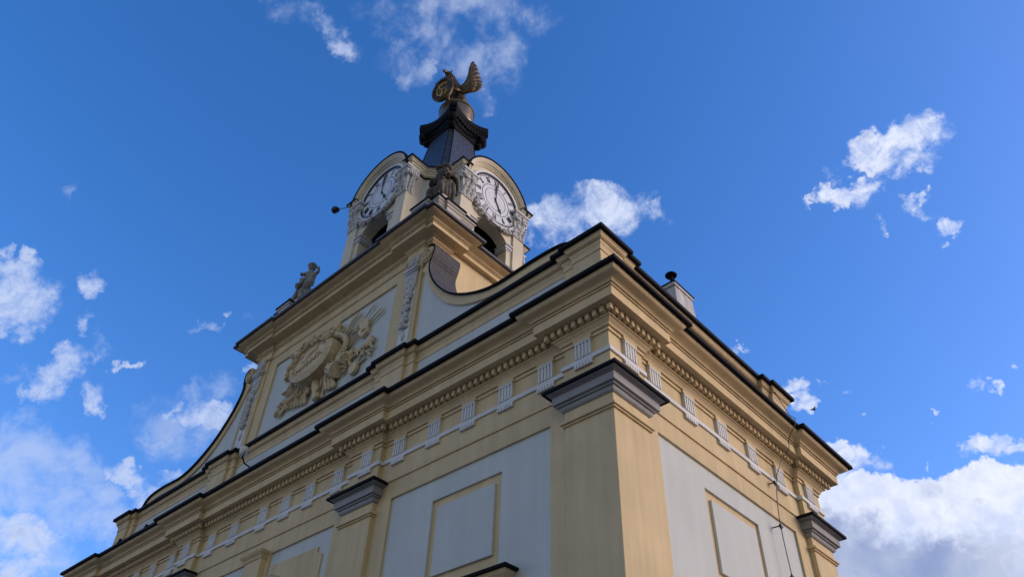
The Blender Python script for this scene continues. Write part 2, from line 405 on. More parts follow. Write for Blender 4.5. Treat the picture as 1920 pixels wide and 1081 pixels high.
G = empty('gatehouse', (CX, CY, 0))
tag(G, 'ochre and white baroque gatehouse with a clock tower, seen up from its corner', 'gatehouse')
GL = (CX, CY, 0)
def part(mb, name, material, parent=None, **k):
    return shift(mb, GL).build(name, material, parent or G, **k)

# ------------------------------------------------------------------ lower walls
def layer(mb, T, u0, u1, z0, z1, holes, o, thick):
    us = sorted({u0, u1, *[h[0] for h in holes], *[h[1] for h in holes]}); zs = sorted({z0, z1, *[h[2] for h in holes], *[h[3] for h in holes]})
    ink = lambda a, b: not any(h[0] - 1e-6 < a < h[1] + 1e-6 and h[2] - 1e-6 < b < h[3] + 1e-6 for h in holes)
    for i in range(len(us) - 1):
        for j in range(len(zs) - 1):
            if ink((us[i] + us[i + 1]) / 2, (zs[j] + zs[j + 1]) / 2):
                mb.add([T(us[i], o, zs[j]), T(us[i + 1], o, zs[j]), T(us[i + 1], o, zs[j + 1]), T(us[i], o, zs[j + 1])], [(0, 1, 2, 3)])
    for h in holes:
        A = [(h[0], h[2]), (h[1], h[2]), (h[1], h[3]), (h[0], h[3])]
        for k in range(4):
            (ua, za), (ub, zb) = A[k], A[(k + 1) % 4]
            mb.add([T(ua, o, za), T(ub, o, zb), T(ub, o - thick, zb), T(ua, o - thick, za)], [(0, 1, 2, 3)])
ZP = 8.55
D1, D2 = .045, .045
fpan = [(1.377, 5.47), (7.2, CX + BW - .472 if False else BW / 2 - .472)]
core = MB(); yel = MB()
core.box(-BW + p + .16, -p - .16, p + .16, BD - p - .16, 0, 10.5)
HALF = {'F': BW / 2, 'B': BW / 2, 'R': BD / 2, 'L': BD / 2}
panels = {'F': [(-BW / 2 + 1.377, -BW / 2 + 5.47), (-BW / 2 + 7.27, -.472), (.472, BW / 2 - 7.27), (BW / 2 - 5.47, BW / 2 - 1.377)],
          'R': [(-BD / 2 + 1.392, BD / 2 - 1.44)]}
panels['B'] = panels['F']; panels['L'] = panels['R']
wins = {'F': [(BW / 2 - 4.259, BW / 2 - 2.509)], 'R': [(-BD / 2 + 2.80, -BD / 2 + 4.66)]}
wins['F'].append((-wins['F'][0][1], -wins['F'][0][0])); wins['B'] = wins['F']; wins['L'] = wins['R']
for fc in 'FRBL':
    T = frame(fc); H = HALF[fc] - p
    layer(yel, T, -H, H, 1.0, 9.0, [(q0, q1, 1.6, ZP) for q0, q1 in panels[fc]], -p, D1)
    for q0, q1 in panels[fc]:
        wp = MB(); hs_ = [(c0, c1, 6.30 if fc in 'FB' else 5.9, 8.12) for c0, c1 in wins[fc] if q0 < c0 < q1]
        layer(wp, T, q0, q1, 1.6, ZP, hs_, -p - D1, D2)
        part(wp, 'wall_panel', WHT)
        for c0, c1, z0, z1 in hs_:
            yb = MB(); yb.add([T(c0, -p - D1 - D2, z0), T(c1, -p - D1 - D2, z0), T(c1, -p - D1 - D2, z1), T(c0, -p - D1 - D2, z1)], [(0, 1, 2, 3)])
            win = part(yb, 'blind_window', YEL)
            sb = MB(); ext = .155 if fc in 'FB' else .17
            sb.fbox(T, c0 + ext, c1 - ext, -p - D1 - D2 - .01, -p - .04, 6.68 if fc in 'FB' else 6.66, 7.955)
            part(sb, 'blind_window_slab', WHT, win, bevel=.006)
            if fc in 'FB':
                hd = MB(); hp = [(.0, 6.05), (.03, 6.10), (.05, 6.16), (.12, 6.22), (.14, 6.27), (.0, 6.27)]
                P0 = [T(c0 - .28, -p, 0), T(c0 - .28, -p, 0)]
                pts = [T(c0 - .28, -p - .03, 0), T(c0 - .28, -p, 0)]
                path = [T(c0 - .25, -p - .06, 0).xy, T(c0 - .25, .06 - p, 0).xy, T(c1 + .25, .06 - p, 0).xy, T(c1 + .25, -p - .06, 0).xy]
                hd.sweep(path, hp, closed=False); part(hd, 'hood_moulding', YELD, win)
                hc = MB(); hc.sweep(path, [(0, 6.272), (.20, 6.272), (.21, 6.31), (0, 6.40)], closed=False); part(hc, 'hood_flashing', MET, win)
part(core, 'wall_core', WHT)
part(yel, 'wall', YEL)
pl = MB(); pl.sweep(ENT, [(-.02, 0), (.10, 0), (.10, .85), (.05, .95), (-.02, 1.0)]); part(pl, 'plinth', GRY)
# middle pilaster and arch plaques of the front
T = frame('F')
mp_ = MB(); mp_.fbox(T, -.33, .33, -p - .01, .02, 1.6, 8.50); part(mp_, 'centre_pilaster', YEL)
mc = MB(); mc.sweep([T(-.33, -p - .02, 0).xy, T(-.33, .02, 0).xy, T(.33, .02, 0).xy, T(.33, -p - .02, 0).xy], [(0, 8.44), (.03, 8.46), (.04, 8.50), (.10, 8.56), (.12, 8.60), (0, 8.66)], closed=False)
part(mc, 'centre_pilaster_cap', YELD)
for s in (-1, 1):
    pts = [(s * (x + 10.03), z) for x, z in ((-7.70, 8.20), (-7.72, 8.10), (-7.64, 8.05), (-7.52, 8.01), (-7.52, 6.6), (-8.0, 7.2), (-8.4, 7.58), (-8.82, 7.83), (-9.15, 7.95), (-9.44, 8.03), (-9.44, 8.16), (-9.41, 8.24))]
    pq = MB(); pq.prism(pts, T, -p - D1 - .01, -p - .01); part(pq, 'arch_plaque', YEL, bevel=.005)

# pilasters: shaft > capital
CAPP = [(0.0, 8.57), (.02, 8.572), (.045, 8.59), (.06, 8.625), (.065, 8.645), (.05, 8.648), (.05, 8.658), (.09, 8.662), (.10, 8.675), (.10, 8.688), (.085, 8.69), (.085, 8.698), (.145, 8.70), (.145, 8.845), (.13, 8.848), (.13, 8.856), (.165, 8.86), (.165, 8.872), (.155, 8.875), (.155, 8.882), (.195, 8.886), (.22, 8.90), (.225, 8.91)]
def pilaster(x0, x1, y0, y1):
    sh_ = MB(); sh_.box(x0, x1, y0, y1, .9, 8.96); o = part(sh_, 'pilaster', YEL, bevel=.008)
    loop = [(x0, y0), (x1, y0), (x1, y1), (x0, y1)]
    c = MB(); c.sweep(loop, [(-.01, 8.57)] + CAPP + [(-.01, 8.91)]); cp = part(c, 'capital', GRY, o)
    f = MB(); f.sweep(loop, [(-.01, 8.912), (.228, 8.912), (.228, 8.898), (.275, 8.895), (.275, 8.948), (-.01, 9.0)]); part(f, 'capital_flashing', MET, o)
    g = MB(); g.sweep(loop, [(-.01, 8.285), (.035, 8.285), (.035, 8.305), (.012, 8.31), (.012, 8.32), (.06, 8.325), (.066, 8.35), (.055, 8.37), (-.01, 8.375)]); part(g, 'astragal', YELD, o)
for fy in (0, 1):
    yy = (0, w) if not fy else (BD - w, BD)
    ya = (0, .5) if not fy else (BD - .5, BD)
    pilaster(-w, 0, *yy); pilaster(-BW, -BW + w, *yy)
    pilaster(-a2 - w, -a2, *ya); pilaster(-BW + a2, -BW + a2 + w, *ya)

# entablature
en = MB(); en.sweep(ENT, [(-.3, 8.96), (0, 8.96), (0, 9.40)]); part(en, 'architrave', YEL)
ar = MB(); ar.sweep(jog_path([], [], p), [(-.1, 8.93), (.03, 8.93), (.03, 8.97), (-.1, 8.97)]); part(ar, 'architrave_fillet', YELD)
ta = MB(); ta.sweep(ENT, [(-.05, 9.402), (.035, 9.402), (.035, 9.487), (-.05, 9.487)]); part(ta, 'taenia', WHM, bevel=.004)
fz = MB(); fz.sweep(ENT, [(-.012, 9.48), (-.012, 9.86)]); part(fz, 'frieze', YEL)
CO = MB(); CO.sweep(ENT, [(-.05, 9.84), (.02, 9.84), (.02, 9.895), (.008, 9.90), (.008, 9.91), (.05, 9.915), (.055, 9.94), (.075, 9.975), (.115, 9.998), (.12, 10.005), (.12, 10.015), (.15, 10.02), (.15, 10.045), (.115, 10.05), (.115, 10.195), (.362, 10.20), (.362, 10.18), (.38, 10.18), (.38, 10.365), (.365, 10.37), (.365, 10.383), (.40, 10.386), (.40, 10.412), (.385, 10.416), (.385, 10.428), (.43, 10.432),
    (.43, 10.452), (.44, 10.47), (.475, 10.498), (.52, 10.510), (.56, 10.516), (.595, 10.535), (.615, 10.57), (.615, 10.63), (-.3, 10.631)])
part(CO, 'cornice', YELD, smooth=35)
fl = MB(); fl.sweep(ENT, [(-.3, 10.633), (.618, 10.633), (.618, 10.602), (.692, 10.60), (.70, 10.60), (.70, 10.672), (.3, 10.72), (-.5, 10.80)]); part(fl, 'cornice_flashing', MET)
# dentils: the hundred that show largest as parts, the rest as one part
pitch = .154
spots = []
for fc in 'FRBL':
    T = frame(fc); H = HALF[fc]
    iv = [(-H + u0, -H + u1) for u0, u1, _ in (fr0 if fc in 'FB' else sr0)]
    n = int((H + .20) * 2 / pitch); st = (H + .197) * 2 / n
    for k in range(n + 1):
        u = -H - .197 + k * st
        if (k in (0, n)) and fc in 'RL': continue
        i = 0 if any(u0 - .235 < u < u1 + .235 for u0, u1 in iv) else p
        c = T(u, .196 - i, 10.122); vis = fc in 'FR'
        spots.append(((0 if vis else 1000) + (c - CAM).length, fc, c))
spots.sort(key=lambda q_: q_[0])
dm = MB(); dm.box(-.038, .038, -.042, .042, -.0615, .0615)
dp = dm.build('dentil', YELD, G)
for k, (_, fc, c) in enumerate(spots[:100]):
    o = dp if k == 0 else dp.copy()
    if k: COL.objects.link(o); o.parent = G
    o.location = c - Vector(GL)
dr = MB()
for _, fc, c in spots[100:]: dr.box(c.x - .04, c.x + .04, c.y - .04, c.y + .04, c.z - .0615, c.z + .0615)
o = part(dr, 'dentil_band', YELD); o['kind'] = 'stuff'
# triglyphs
tf = [.53, 1.46, 2.43, 3.40, 4.36, 5.41, 6.33, 7.42, 8.47, 9.39]
tf_front = [(BW / 2 - x) for x in tf]
tf_front += [-(BW / 2 - x) for x in (.53, 1.46, 2.43, 3.40, 4.36, 5.41, 6.33, 7.42, 8.47)] + [-.29]
ts = [.56, 1.44, 2.55, 3.70, 4.85, 6.0, 7.13]
proto = {}
def triglyph(T, u, ins_):
    o0 = -ins_ - .012
    t = MB(); W2 = .165
    t.fbox(T, u - W2, u + W2, o0, o0 + .035, 9.49, 9.825)
    for k in range(5):
        c = u - W2 + .018 + k * (2 * W2 - .036) / 4
        wd = .018 if k in (0, 4) else .022
        t.fbox(T, c - wd, c + wd, o0 + .035, o0 + .062, 9.492, 9.79)
    t.fbox(T, u - W2 - .008, u + W2 + .008, o0, o0 + .072, 9.79, 9.83)
    o = part(t, 'triglyph', WHM)
    g = MB(); W3 = .20; g.fbox(T, u - W3, u + W3, -ins_ - .0, -ins_ + .04, 9.376, 9.400)
    for k in range(6):
        c = u - W3 + .034 + k * (2 * W3 - .068) / 5
        g.fbox(T, c - .020, c + .020, -ins_, -ins_ + .055, 9.295, 9.375, tz=-.007)
    part(g, 'guttae', WHM, o)
    h = MB(); h.fbox(T, u - W2 - .03, u + W2 + .03, -ins_, -ins_ + .055, 9.842, 9.905); part(h, 'triglyph_head', YELD, o)
def inset_at(fc, u):
    H = HALF[fc]
    for u0, u1, _ in (fr0 if fc in 'FB' else sr0):
        if u0 - .01 < u + H < u1 + .01: return 0
    return p
for fc in 'FR':
    T = frame(fc)
    for u in (tf_front if fc == 'F' else [x - BD / 2 for x in ts]): triglyph(T, u, inset_at(fc, u))

# ------------------------------------------------------------------ attic
fr1 = [(.18, .85, .18), (.85, 1.12, .25), (a2 - .30, a2 - .02, .25), (a2 - .02, a2 + w - .22, .18), (a2 + w - .22, a2 + w + .06, .25)]
fr1 = [(0, .85, .18)] + fr1[1:]
L = BW; fr1 = fr1 + [(L - b, L - a, i) for a, b, i in fr1]
sr1 = [(0, .80, .18), (.80, 1.17, .25)]; sr1 = sr1 + [(BD - b, BD - a, i) for a, b, i in sr1]
ATT = jog_path(fr1, sr1, .35)
at = MB(); at.sweep(ATT, [(-.4, 10.55), (0, 10.55), (0, 12.04), (.018, 12.044), (.018, 12.165), (.024, 12.18), (.055, 12.225), (.06, 12.245), (.045, 12.25), (.045, 12.262), (.085, 12.266), (.085, 12.282), (.072, 12.286), (.072, 12.296), (.098, 12.30), (.10, 12.33), (.125, 12.375), (.13, 12.43), (-.4, 12.435)])
part(at, 'attic_wall', YELD, smooth=35)
af = MB(); af.sweep(ATT, [(-.4, 12.437), (.133, 12.437), (.133, 12.41), (.20, 12.405), (.21, 12.405), (.21, 12.492), (-.2, 12.56), (-.4, 12.56)]); part(af, 'attic_flashing', MET)
for fc in 'FRBL':
    T = frame(fc); H = HALF[fc]
    spans = [(-H + 1.2, -H + a2 - .38), (-H + a2 + w + .14, H - a2 - w - .14), (H - a2 + .38, H - 1.2)] if fc in 'FB' else [(-H + 1.25, H - 1.25)]
    for s0, s1 in spans:
        q = MB(); q.fbox(T, s0, s1, -.36, -.340, 10.7, 12.03); part(q, 'attic_panel', WHT)
rf = MB()
rf.add([(-BW + .5, .5, 12.50), (-.5, .5, 12.50), (-.5, BD - .5, 12.50), (-BW + .5, BD - .5, 12.50), (-BW + 4, CY, 13.0), (-4, CY, 13.0)], [(0, 1, 5, 4), (1, 2, 5), (2, 3, 4, 5), (3, 0, 4)])
part(rf, 'roof', MET)

# ------------------------------------------------------------------ upper storey
UX, UY0 = 4.17, .5
UD = BD / 2 - UY0
P2 = 1.15 - UY0
ufr = [(0, .25, 0), (.25, .92, -.07), (.92, 2 * UX - .92, 0), (2 * UX - .92, 2 * UX - .25, -.07), (2 * UX - .25, 2 * UX, 0)]
usr = [(0, .62, 0), (.62, 2 * UD - .62, .22), (2 * UD - .62, 2 * UD, 0)]
UP = jog_path(ufr, usr, 0, hx=UX, hy=UD)
uc = MB(); uc.sweep(UP, [(-.5, 15.98), (.0, 15.98), (0.022, 15.985), (.022, 16.0), (.012, 16.005), (.012, 16.02), (.03, 16.024), (.03, 16.05), (0, 16.055), (0, 16.33), (.03, 16.335), (.03, 16.365), (.02, 16.37), (.02, 16.385), (.05, 16.39), (.085, 16.44), (.09, 16.46), (.075, 16.465), (.075, 16.475), (.12, 16.48), (.125, 16.53), (.345, 16.54), (.345, 16.52), (.36, 16.52), (.36, 16.645), (.345, 16.65), (.345, 16.662), (.38, 16.666), (.38, 16.69), (.365, 16.694), (.365, 16.706), (.41, 16.71), (.41, 16.735), (.42, 16.75),
    (.45, 16.77), (.50, 16.782), (.54, 16.79), (.57, 16.805), (.575, 16.815), (.61, 16.82), (.61, 16.885), (-.5, 16.90)])
part(uc, 'upper_cornice', YELD, smooth=35)
uf = MB(); uf.sweep(UP, [(-.5, 16.902), (.615, 16.902), (.615, 16.87), (.69, 16.865), (.70, 16.865), (.70, 16.945), (.3, 17.0), (-.6, 17.05)]); part(uf, 'upper_cornice_flashing', LEAD)
ur = MB(); ur.add([(CX - UX - .3, .4, 16.96), (CX + UX + .3, .4, 16.96), (CX + UX + .3, BD - .4, 16.96), (CX - UX - .3, BD - .4, 16.96)], [(0, 1, 2, 3)])
part(ur, 'upper_roof', LEAD)
uw = MB(); UT = frame('F', 0, hx=UX, hy=UD)
uw.box(CX - UX + .02, CX + UX - .02, UY0 + .12, BD - UY0 - .12, 12.3, 16.9)
for z in (0,): pass
Tb = frame('B', 0, hx=UX, hy=UD)
PW, PZ0, PZ1 = 2.85, 12.3, 15.62
for TT in (UT, Tb):
    layer(uw, TT, -UX + .0, UX, 12.3, 15.98, [(-PW, PW, PZ0, PZ1)], .0, .06)
part(uw, 'upper_wall', YEL)
for TT in (UT, Tb):
    q = MB(); q.add([TT(-PW, -.06, PZ0), TT(PW, -.06, PZ0), TT(PW, -.06, PZ1), TT(-PW, -.06, PZ1)], [(0, 1, 2, 3)]); part(q, 'relief_panel', WHT)
for fc in 'RL':
    TT = frame(fc, 0, hx=UX, hy=UD)
    q = MB(); q.fbox(TT, -UD + .02, UD - .02, -.25, -.235, 12.3, 15.97); part(q, 'side_panel', CRM)
    q = MB(); q.fbox(TT, -UD + .01, -UD + .62, -.25, .0, 12.3, 15.98); q.fbox(TT, UD - .62, UD - .01, -.25, .0, 12.3, 15.98)
    part(q, 'side_wall', YEL)
# garland pilasters (yellow strip, white field, ornament)
def spiral(cx_, cz_, r0, turns, s, n=40, start=0.0):
    return [(cx_ + s * r0 * (1 - .88 * k / n) * math.cos(start + turns * 2 * PI * k / n), cz_ + r0 * (1 - .88 * k / n) * math.sin(start + turns * 2 * PI * k / n)) for k in range(n + 1)]
for TT in (UT, Tb):
    for s in (-1, 1):
        c = s * 3.62
        g = MB(); g.fbox(TT, c - .33, c + .33, -.02, .06, 12.3, 15.97); go = part(g, 'garland_pilaster', YEL, bevel=.006)
        g = MB(); g.fbox(TT, c - .20, c + .20, .055, .075, 12.6, 15.9); part(g, 'pilaster_field', WHM, go)
        g = MB()
        rnd = random.Random(5 + s)
        # head block with flutes
        g.fbox(TT, c - .21, c + .21, .075, .13, 15.60, 16.04, tz=.03)
        for k in range(5): g.fbox(TT, c - .17 + k * .075, c - .13 + k * .075, .13, .16, 15.64, 16.0)
        g.fbox(TT, c - .27, c + .27, .07, .19, 15.50, 15.58); g.fbox(TT, c - .24, c + .24, .07, .16, 15.44, 15.50)
        # tongue
        tg = [(c - .22, 15.44), (c - .21, 15.0)] + [(c - .20 * math.cos(t), 14.92 - .20 * math.sin(t)) for t in [PI * k / 8 for k in range(9)]] + [(c + .21, 15.0), (c + .22, 15.44)]
        g.prism(tg, TT, .075, .12)
        for k in range(26):
            uu = c + rnd.uniform(-.15, .15); zz = rnd.uniform(14.85, 15.38)
            g.ell(TT(uu, .12, zz), [(.028, 0, 0), (0, .03, 0), (0, 0, .05)], 6, 4)
        # drop of fruit and leaves
        z = 14.72; k = 0
        while z > 13.45:
            r = .115 - .02 * (14.7 - z) + .025 * math.sin(k * 2.1)
            for q_ in range(7):
                uu = c + rnd.uniform(-1, 1) * r; zz = z + rnd.uniform(-.07, .07)
                g.ell(TT(uu, .10 + rnd.uniform(0, .07), zz), [(rnd.uniform(.03, .06), 0, rnd.uniform(-.03, .03)), (0, .05, 0), (rnd.uniform(-.02, .02), 0, rnd.uniform(.04, .07))], 7, 5)
            g.ell(TT(c, .12, z), [(r * .7, 0, 0), (0, .07, 0), (0, 0, .08)], 8, 6)
            z -= .16; k += 1
        g.ell(TT(c, .09, 13.30), [(.05, 0, 0), (0, .04, 0), (0, 0, .14)], 8, 6)
        part(g, 'garland', ORN, go, smooth=True)
        g = MB(); g.fbox(TT, c - .26, c + .26, .0, .10, 12.5, 12.62, tz=-.02); part(g, 'pilaster_base', YELD, go)
# volutes
CURV = [(4.20, 16.03), (4.33, 16.02), (4.42, 15.95), (4.46, 15.82), (4.42, 15.58), (4.34, 15.30), (4.41, 14.95), (4.62, 14.50), (4.98, 14.02), (5.36, 13.66), (5.85, 13.36), (6.37, 13.15), (6.87, 13.06), (7.35, 13.07), (7.98, 13.10), (8.6, 13.07), (8.90, 12.97), (9.05, 12.75), (9.08, 12.5)]
LOWC = [(4.16, 15.13), (4.24, 14.90), (4.45, 14.42), (4.81, 13.92), (5.19, 13.50), (5.70, 13.16), (6.25, 12.96), (6.8, 12.86), (7.35, 12.86), (8.0, 12.88), (8.5, 12.86), (8.78, 12.78), (8.84, 12.5)]
for TT in (UT, Tb):
    for s in (-1, 1):
        cv = interp(CURV, 5); lc = interp(LOWC, 6)
        v = MB(); v.prism([(s * x, z) for x, z in cv] + [(s * 9.08, 12.3), (s * 4.1, 12.3), (s * 4.1, 16.0)], TT, -.75, .03)
        vo = part(v, 'volute_wall', WHT)
        b = MB(); b.prism([(s * x, z) for x, z in cv[18:]] + [(s * x, z) for x, z in reversed(lc)] + [(s * 4.0, 15.3)], TT, .03, .085); part(b, 'volute_band', YELD, vo, bevel=.01)
        # scroll
        sc = MB(); sc.tube([TT(x, .15, z) for x, z in spiral(s * 4.2, 15.77, .225, 2.1, s, 48, PI / 2)], [.036 - .016 * k / 48 for k in range(49)], 8)
        sc.tube([TT(s * 4.2, -.1, 15.77), TT(s * 4.2, .13, 15.77)], .25, 28); sc.ell(TT(s * 4.2, .15, 15.77), [(.05, 0, 0), (0, .05, 0), (0, 0, .05)])
        pts = interp(CURV[3:7], 5)
        part(sc, 'scroll', REL, vo, smooth=40)
        # metal top
        vs = []; fs = []; n = len(cv)
        top = MB()
        def nrm(i):
            d = Vector(cv[min(i + 1, n - 1)]) - Vector(cv[max(i - 1, 0)]); d.normalize(); return Vector((-d.y, d.x))
        up = [(Vector(cv[i]) + nrm(i) * .035) for i in range(n)]; dn = [(Vector(cv[i]) + nrm(i) * -.004) for i in range(n)]
        ou = [(Vector(cv[i]) + nrm(i) * .003) for i in range(n)]
        me_v = []
        for i in range(n):
            me_v += [TT(s * ou[i].x, -.78, ou[i].y), TT(s * up[i].x, -.78, up[i].y), TT(s * up[i].x, .14, up[i].y), TT(s * ou[i].x, .14, ou[i].y)]
        for i in range(n - 1):
            for k in range(4): fs.append((i * 4 + k, (i + 1) * 4 + k, (i + 1) * 4 + (k + 1) % 4, i * 4 + (k + 1) % 4))
        top.add(me_v, fs)
        acc = [0.0]
        for i in range(1, n): acc.append(acc[-1] + (up[i] - up[i - 1]).length)
        def uvf(co, nn, cvp=up, acc=acc, s=s):
            x = s * co.x; z = co.z; best = min(range(len(cvp)), key=lambda i: (cvp[i].x - x) ** 2 + (cvp[i].y - z) ** 2)
            return (co.y, acc[best])
        part(top, 'volute_sheeting', VSL, vo, uvf=uvf)
        ed = MB(); me_v = []; fs = []
        for i in range(n):
            q0 = Vector(cv[i]) + nrm(i) * -.012; q1 = Vector(cv[i]) + nrm(i) * .034
            me_v += [TT(s * q0.x, .125, q0.y), TT(s * q1.x, .125, q1.y), TT(s * q1.x, .155, q1.y), TT(s * q0.x, .155, q0.y)]
        for i in range(n - 1):
            for k in range(4): fs.append((i * 4 + k, (i + 1) * 4 + k, (i + 1) * 4 + (k + 1) % 4, i * 4 + (k + 1) % 4))
        ed.add(me_v, fs); part(ed, 'volute_edge', MET, vo)

# pedestals on the upper cornice
def pedestal(sx, sy):
    X = lambda u: CX + sx * u
    Y = lambda v: CY + sy * v
    m_ = MB(); f = MB()
    def blk(u0, u1, v0, v1, z1):
        xs = sorted((X(u0), X(u1))); ys = sorted((Y(v0), Y(v1)))
        loop = [(xs[0], ys[0]), (xs[1], ys[0]), (xs[1], ys[1]), (xs[0], ys[1])]
        m_.sweep(loop, [(-.05, 16.9), (.04, 16.9), (.04, 17.1), (0, 17.14), (0, z1 - .24), (.03, z1 - .22), (.04, z1 - .16), (.08, z1 - .13), (.09, z1 - .08), (-.05, z1 - .08)])
        m_.add([(x, y, z1 - .08) for x, y in loop], [(0, 1, 2, 3)])
        f.sweep(loop, [(-.05, z1 - .078), (.10, z1 - .078), (.115, z1 - .07), (.115, z1), (-.05, z1 + .03)])
        f.add([(x, y, z1 + .0) for x, y in loop], [(0, 1, 2, 3)])
    blk(3.14, 3.73, 2.6, 3.385, 18.40); blk(3.0, 3.139, 2.6, 3.32, 18.1)
    blk(3.731, 4.05, 2.5, 3.26, 18.40); blk(3.731, 4.12, 2.42, 2.98, 18.398); blk(3.731, 4.05, 1.9, 2.419, 18.39)
    o = part(m_, 'statue_pedestal', PED); part(f, 'pedestal_flashing', MET, o)
for sx in (-1, 1):
    for sy in (-1, 1): pedestal(sx, sy)

# ------------------------------------------------------------------ tower
TH, BH = 2.79, 1.5           # distance of the clock faces, half width of the bays
TX, TY = CX, 3.91
CR = 2.18
plan = [(-BH, -TH), (BH, -TH), (BH, -CR), (CR, -BH), (TH, -BH), (TH, BH), (CR, BH), (BH, CR), (BH, TH), (-BH, TH), (-BH, CR), (-CR, BH), (-TH, BH), (-TH, -BH), (-CR, -BH), (-BH, -CR)]
def tf_(face): return frame(face, 0, hx=TH, hy=TH, cx=TX, cy=TY)
# chamfer walls
cw = MB()
for k in range(4):
    a = PI / 2 * k; R_ = lambda x, y: (TX + x * math.cos(a) - y * math.sin(a), TY + x * math.sin(a) + y * math.cos(a))
    p0, p1 = R_(BH - .02, -CR), R_(CR, -BH + .02)
    q0, q1 = R_(BH - .3, -CR + .1), R_(CR - .1, -BH + .3)
    cw.hexa([(*p0, 16.9), (*p1, 16.9), (*q1, 16.9), (*q0, 16.9), (*p0, 22.3), (*p1, 22.3), (*q1, 22.3), (*q0, 22.3)])
part(cw, 'tower_corner_wall', WHT)
RC_, ZC = 1.28, 22.16
bays = MB(); inner = MB()
for fc in 'FRBL':
    T = tf_(fc)
    arch = [(.78 * math.cos(t) , 20.42 + .45 * math.sin(t)) for t in [PI * k / 16 for k in range(17)]]
    head = [(1.36 * math.cos(t), 22.2 + 1.36 * math.sin(t)) for t in [math.radians(6 + 168 * k / 28) for k in range(29)]]
    poly = [(-.78, 17.0)] + [(-u, z) for u, z in arch] [0:0] + [(-BH + 1e-3, 17.0)][::-1]
    poly = [(BH, 17.0), (BH, 22.34)] + head + [(-BH, 22.34), (-BH, 17.0), (-.78, 17.0)] + list(reversed(arch)) + [(.78, 17.0)]
    bays.prism(poly, T, -.42, 0)
    for s in (-1, 1): bays.fbox(T, min(s * 1.10, s * BH), max(s * 1.10, s * BH), -.62, -.42, 17, 22.3)
part(bays, 'tower_wall', CRM)
for fc in 'FRBL':
    T = tf_(fc)
    for s in (-1, 1):
        q = MB(); q.fbox(T, min(s * 1.04, s * 1.55), max(s * 1.04, s * 1.55), -.5, .07, 17, 21.10); po = part(q, 'tower_pilaster', CRM, bevel=.008)
        c = s * 1.295
        cp = MB(); rnd = random.Random(11)
        # bell
        cp.hexa([T(c - .24, -.2, 21.08), T(c + .24, -.2, 21.08), T(c + .24, .08, 21.08), T(c - .24, .08, 21.08), T(c - .30, -.2, 22.2), T(c + .30, -.2, 22.2), T(c + .30, .14, 22.2), T(c - .30, .14, 22.2)])
        cp.fbox(T, c - .28, c + .28, -.2, .11, 21.06, 21.12)
        cp.fbox(T, c - .36, c + .36, -.25, .24, 22.24, 22.34); cp.fbox(T, c - .32, c + .32, -.25, .20, 22.18, 22.24)
        for ss_ in (-1, 1):
            sp = spiral(c + ss_ * .20, 22.02, .15, 1.8, ss_, 26, PI / 2)
            cp.tube([T(x, .20, z) for x, z in sp], [.04 - .018 * k / 26 for k in range(27)], 6)
            cp.tube([T(c + ss_ * .20, -.1, 22.02), T(c + ss_ * .20, .20, 22.02)], .145, 16)
        for row, (zb_, hh, nn) in enumerate(((21.14, .40, 3), (21.40, .46, 2))):
            for k in range(nn):
                uu = c + (k - (nn - 1) / 2) * .19
                for j in range(6):
                    t = j / 5
                    cp.ell(T(uu + rnd.uniform(-.01, .01), .10 + .10 * t ** 2 + .02 * row, zb_ + hh * t), [(.085 * (1 - .45 * t), 0, 0) if fc in 'FB' else (0, .085 * (1 - .45 * t), 0), (.03, .045, .0) if fc in 'FB' else (.045, .03, 0), (0, 0, .055)], 7, 5)
        # inner and outer returns: acanthus and fluted block towards the corner
        eu = s * 1.56; sg = s
        for j in range(7):
            t = j / 6
            cp.ell(T(eu + sg * (.02 + .10 * t ** 2), -.12, 21.15 + .75 * t), [(.05, 0, 0), (0, .05, 0), (0, 0, .07)], 7, 5)
            cp.ell(T(eu + sg * (.02 + .08 * t ** 2), -.0 - .04 * t, 21.15 + .7 * t), [(.05, 0, 0), (0, .05, 0), (0, 0, .07)], 7, 5)
        cp.fbox(T, min(eu, eu + sg * .12), max(eu, eu + sg * .12), -.28, .12, 21.86, 22.20)
        for k in range(4): 
            cp.fbox(T, min(eu + sg * .12, eu + sg * .15), max(eu + sg * .12, eu + sg * .15), -.24 + k * .09, -.19 + k * .09, 21.88, 22.18)
        part(cp, 'tower_capital', ORN, po, smooth=50)
        im = MB(); lo_, hi_ = (s * .74, s * 1.035)
        x0, x1 = min(lo_, hi_), max(lo_, hi_)
        for dz, ex in ((0, .02), (.07, .05), (.15, .035), (.22, .075)):
            im.fbox(T, (x0 - ex) if s > 0 else x0, x1 if s > 0 else x1 + ex, -.46, ex, 20.20 + dz, 20.20 + dz + (.07 if dz != .22 else .06))
        part(im, 'impost', ORN)
    # belfry interior
iq = MB()
for k in range(4):
    a = PI / 2 * k
iq.box(TX - 1.6, TX + 1.6, TY - 1.6, TY + 1.6, 17, 22.6)
part(iq, 'belfry_interior', DRK)
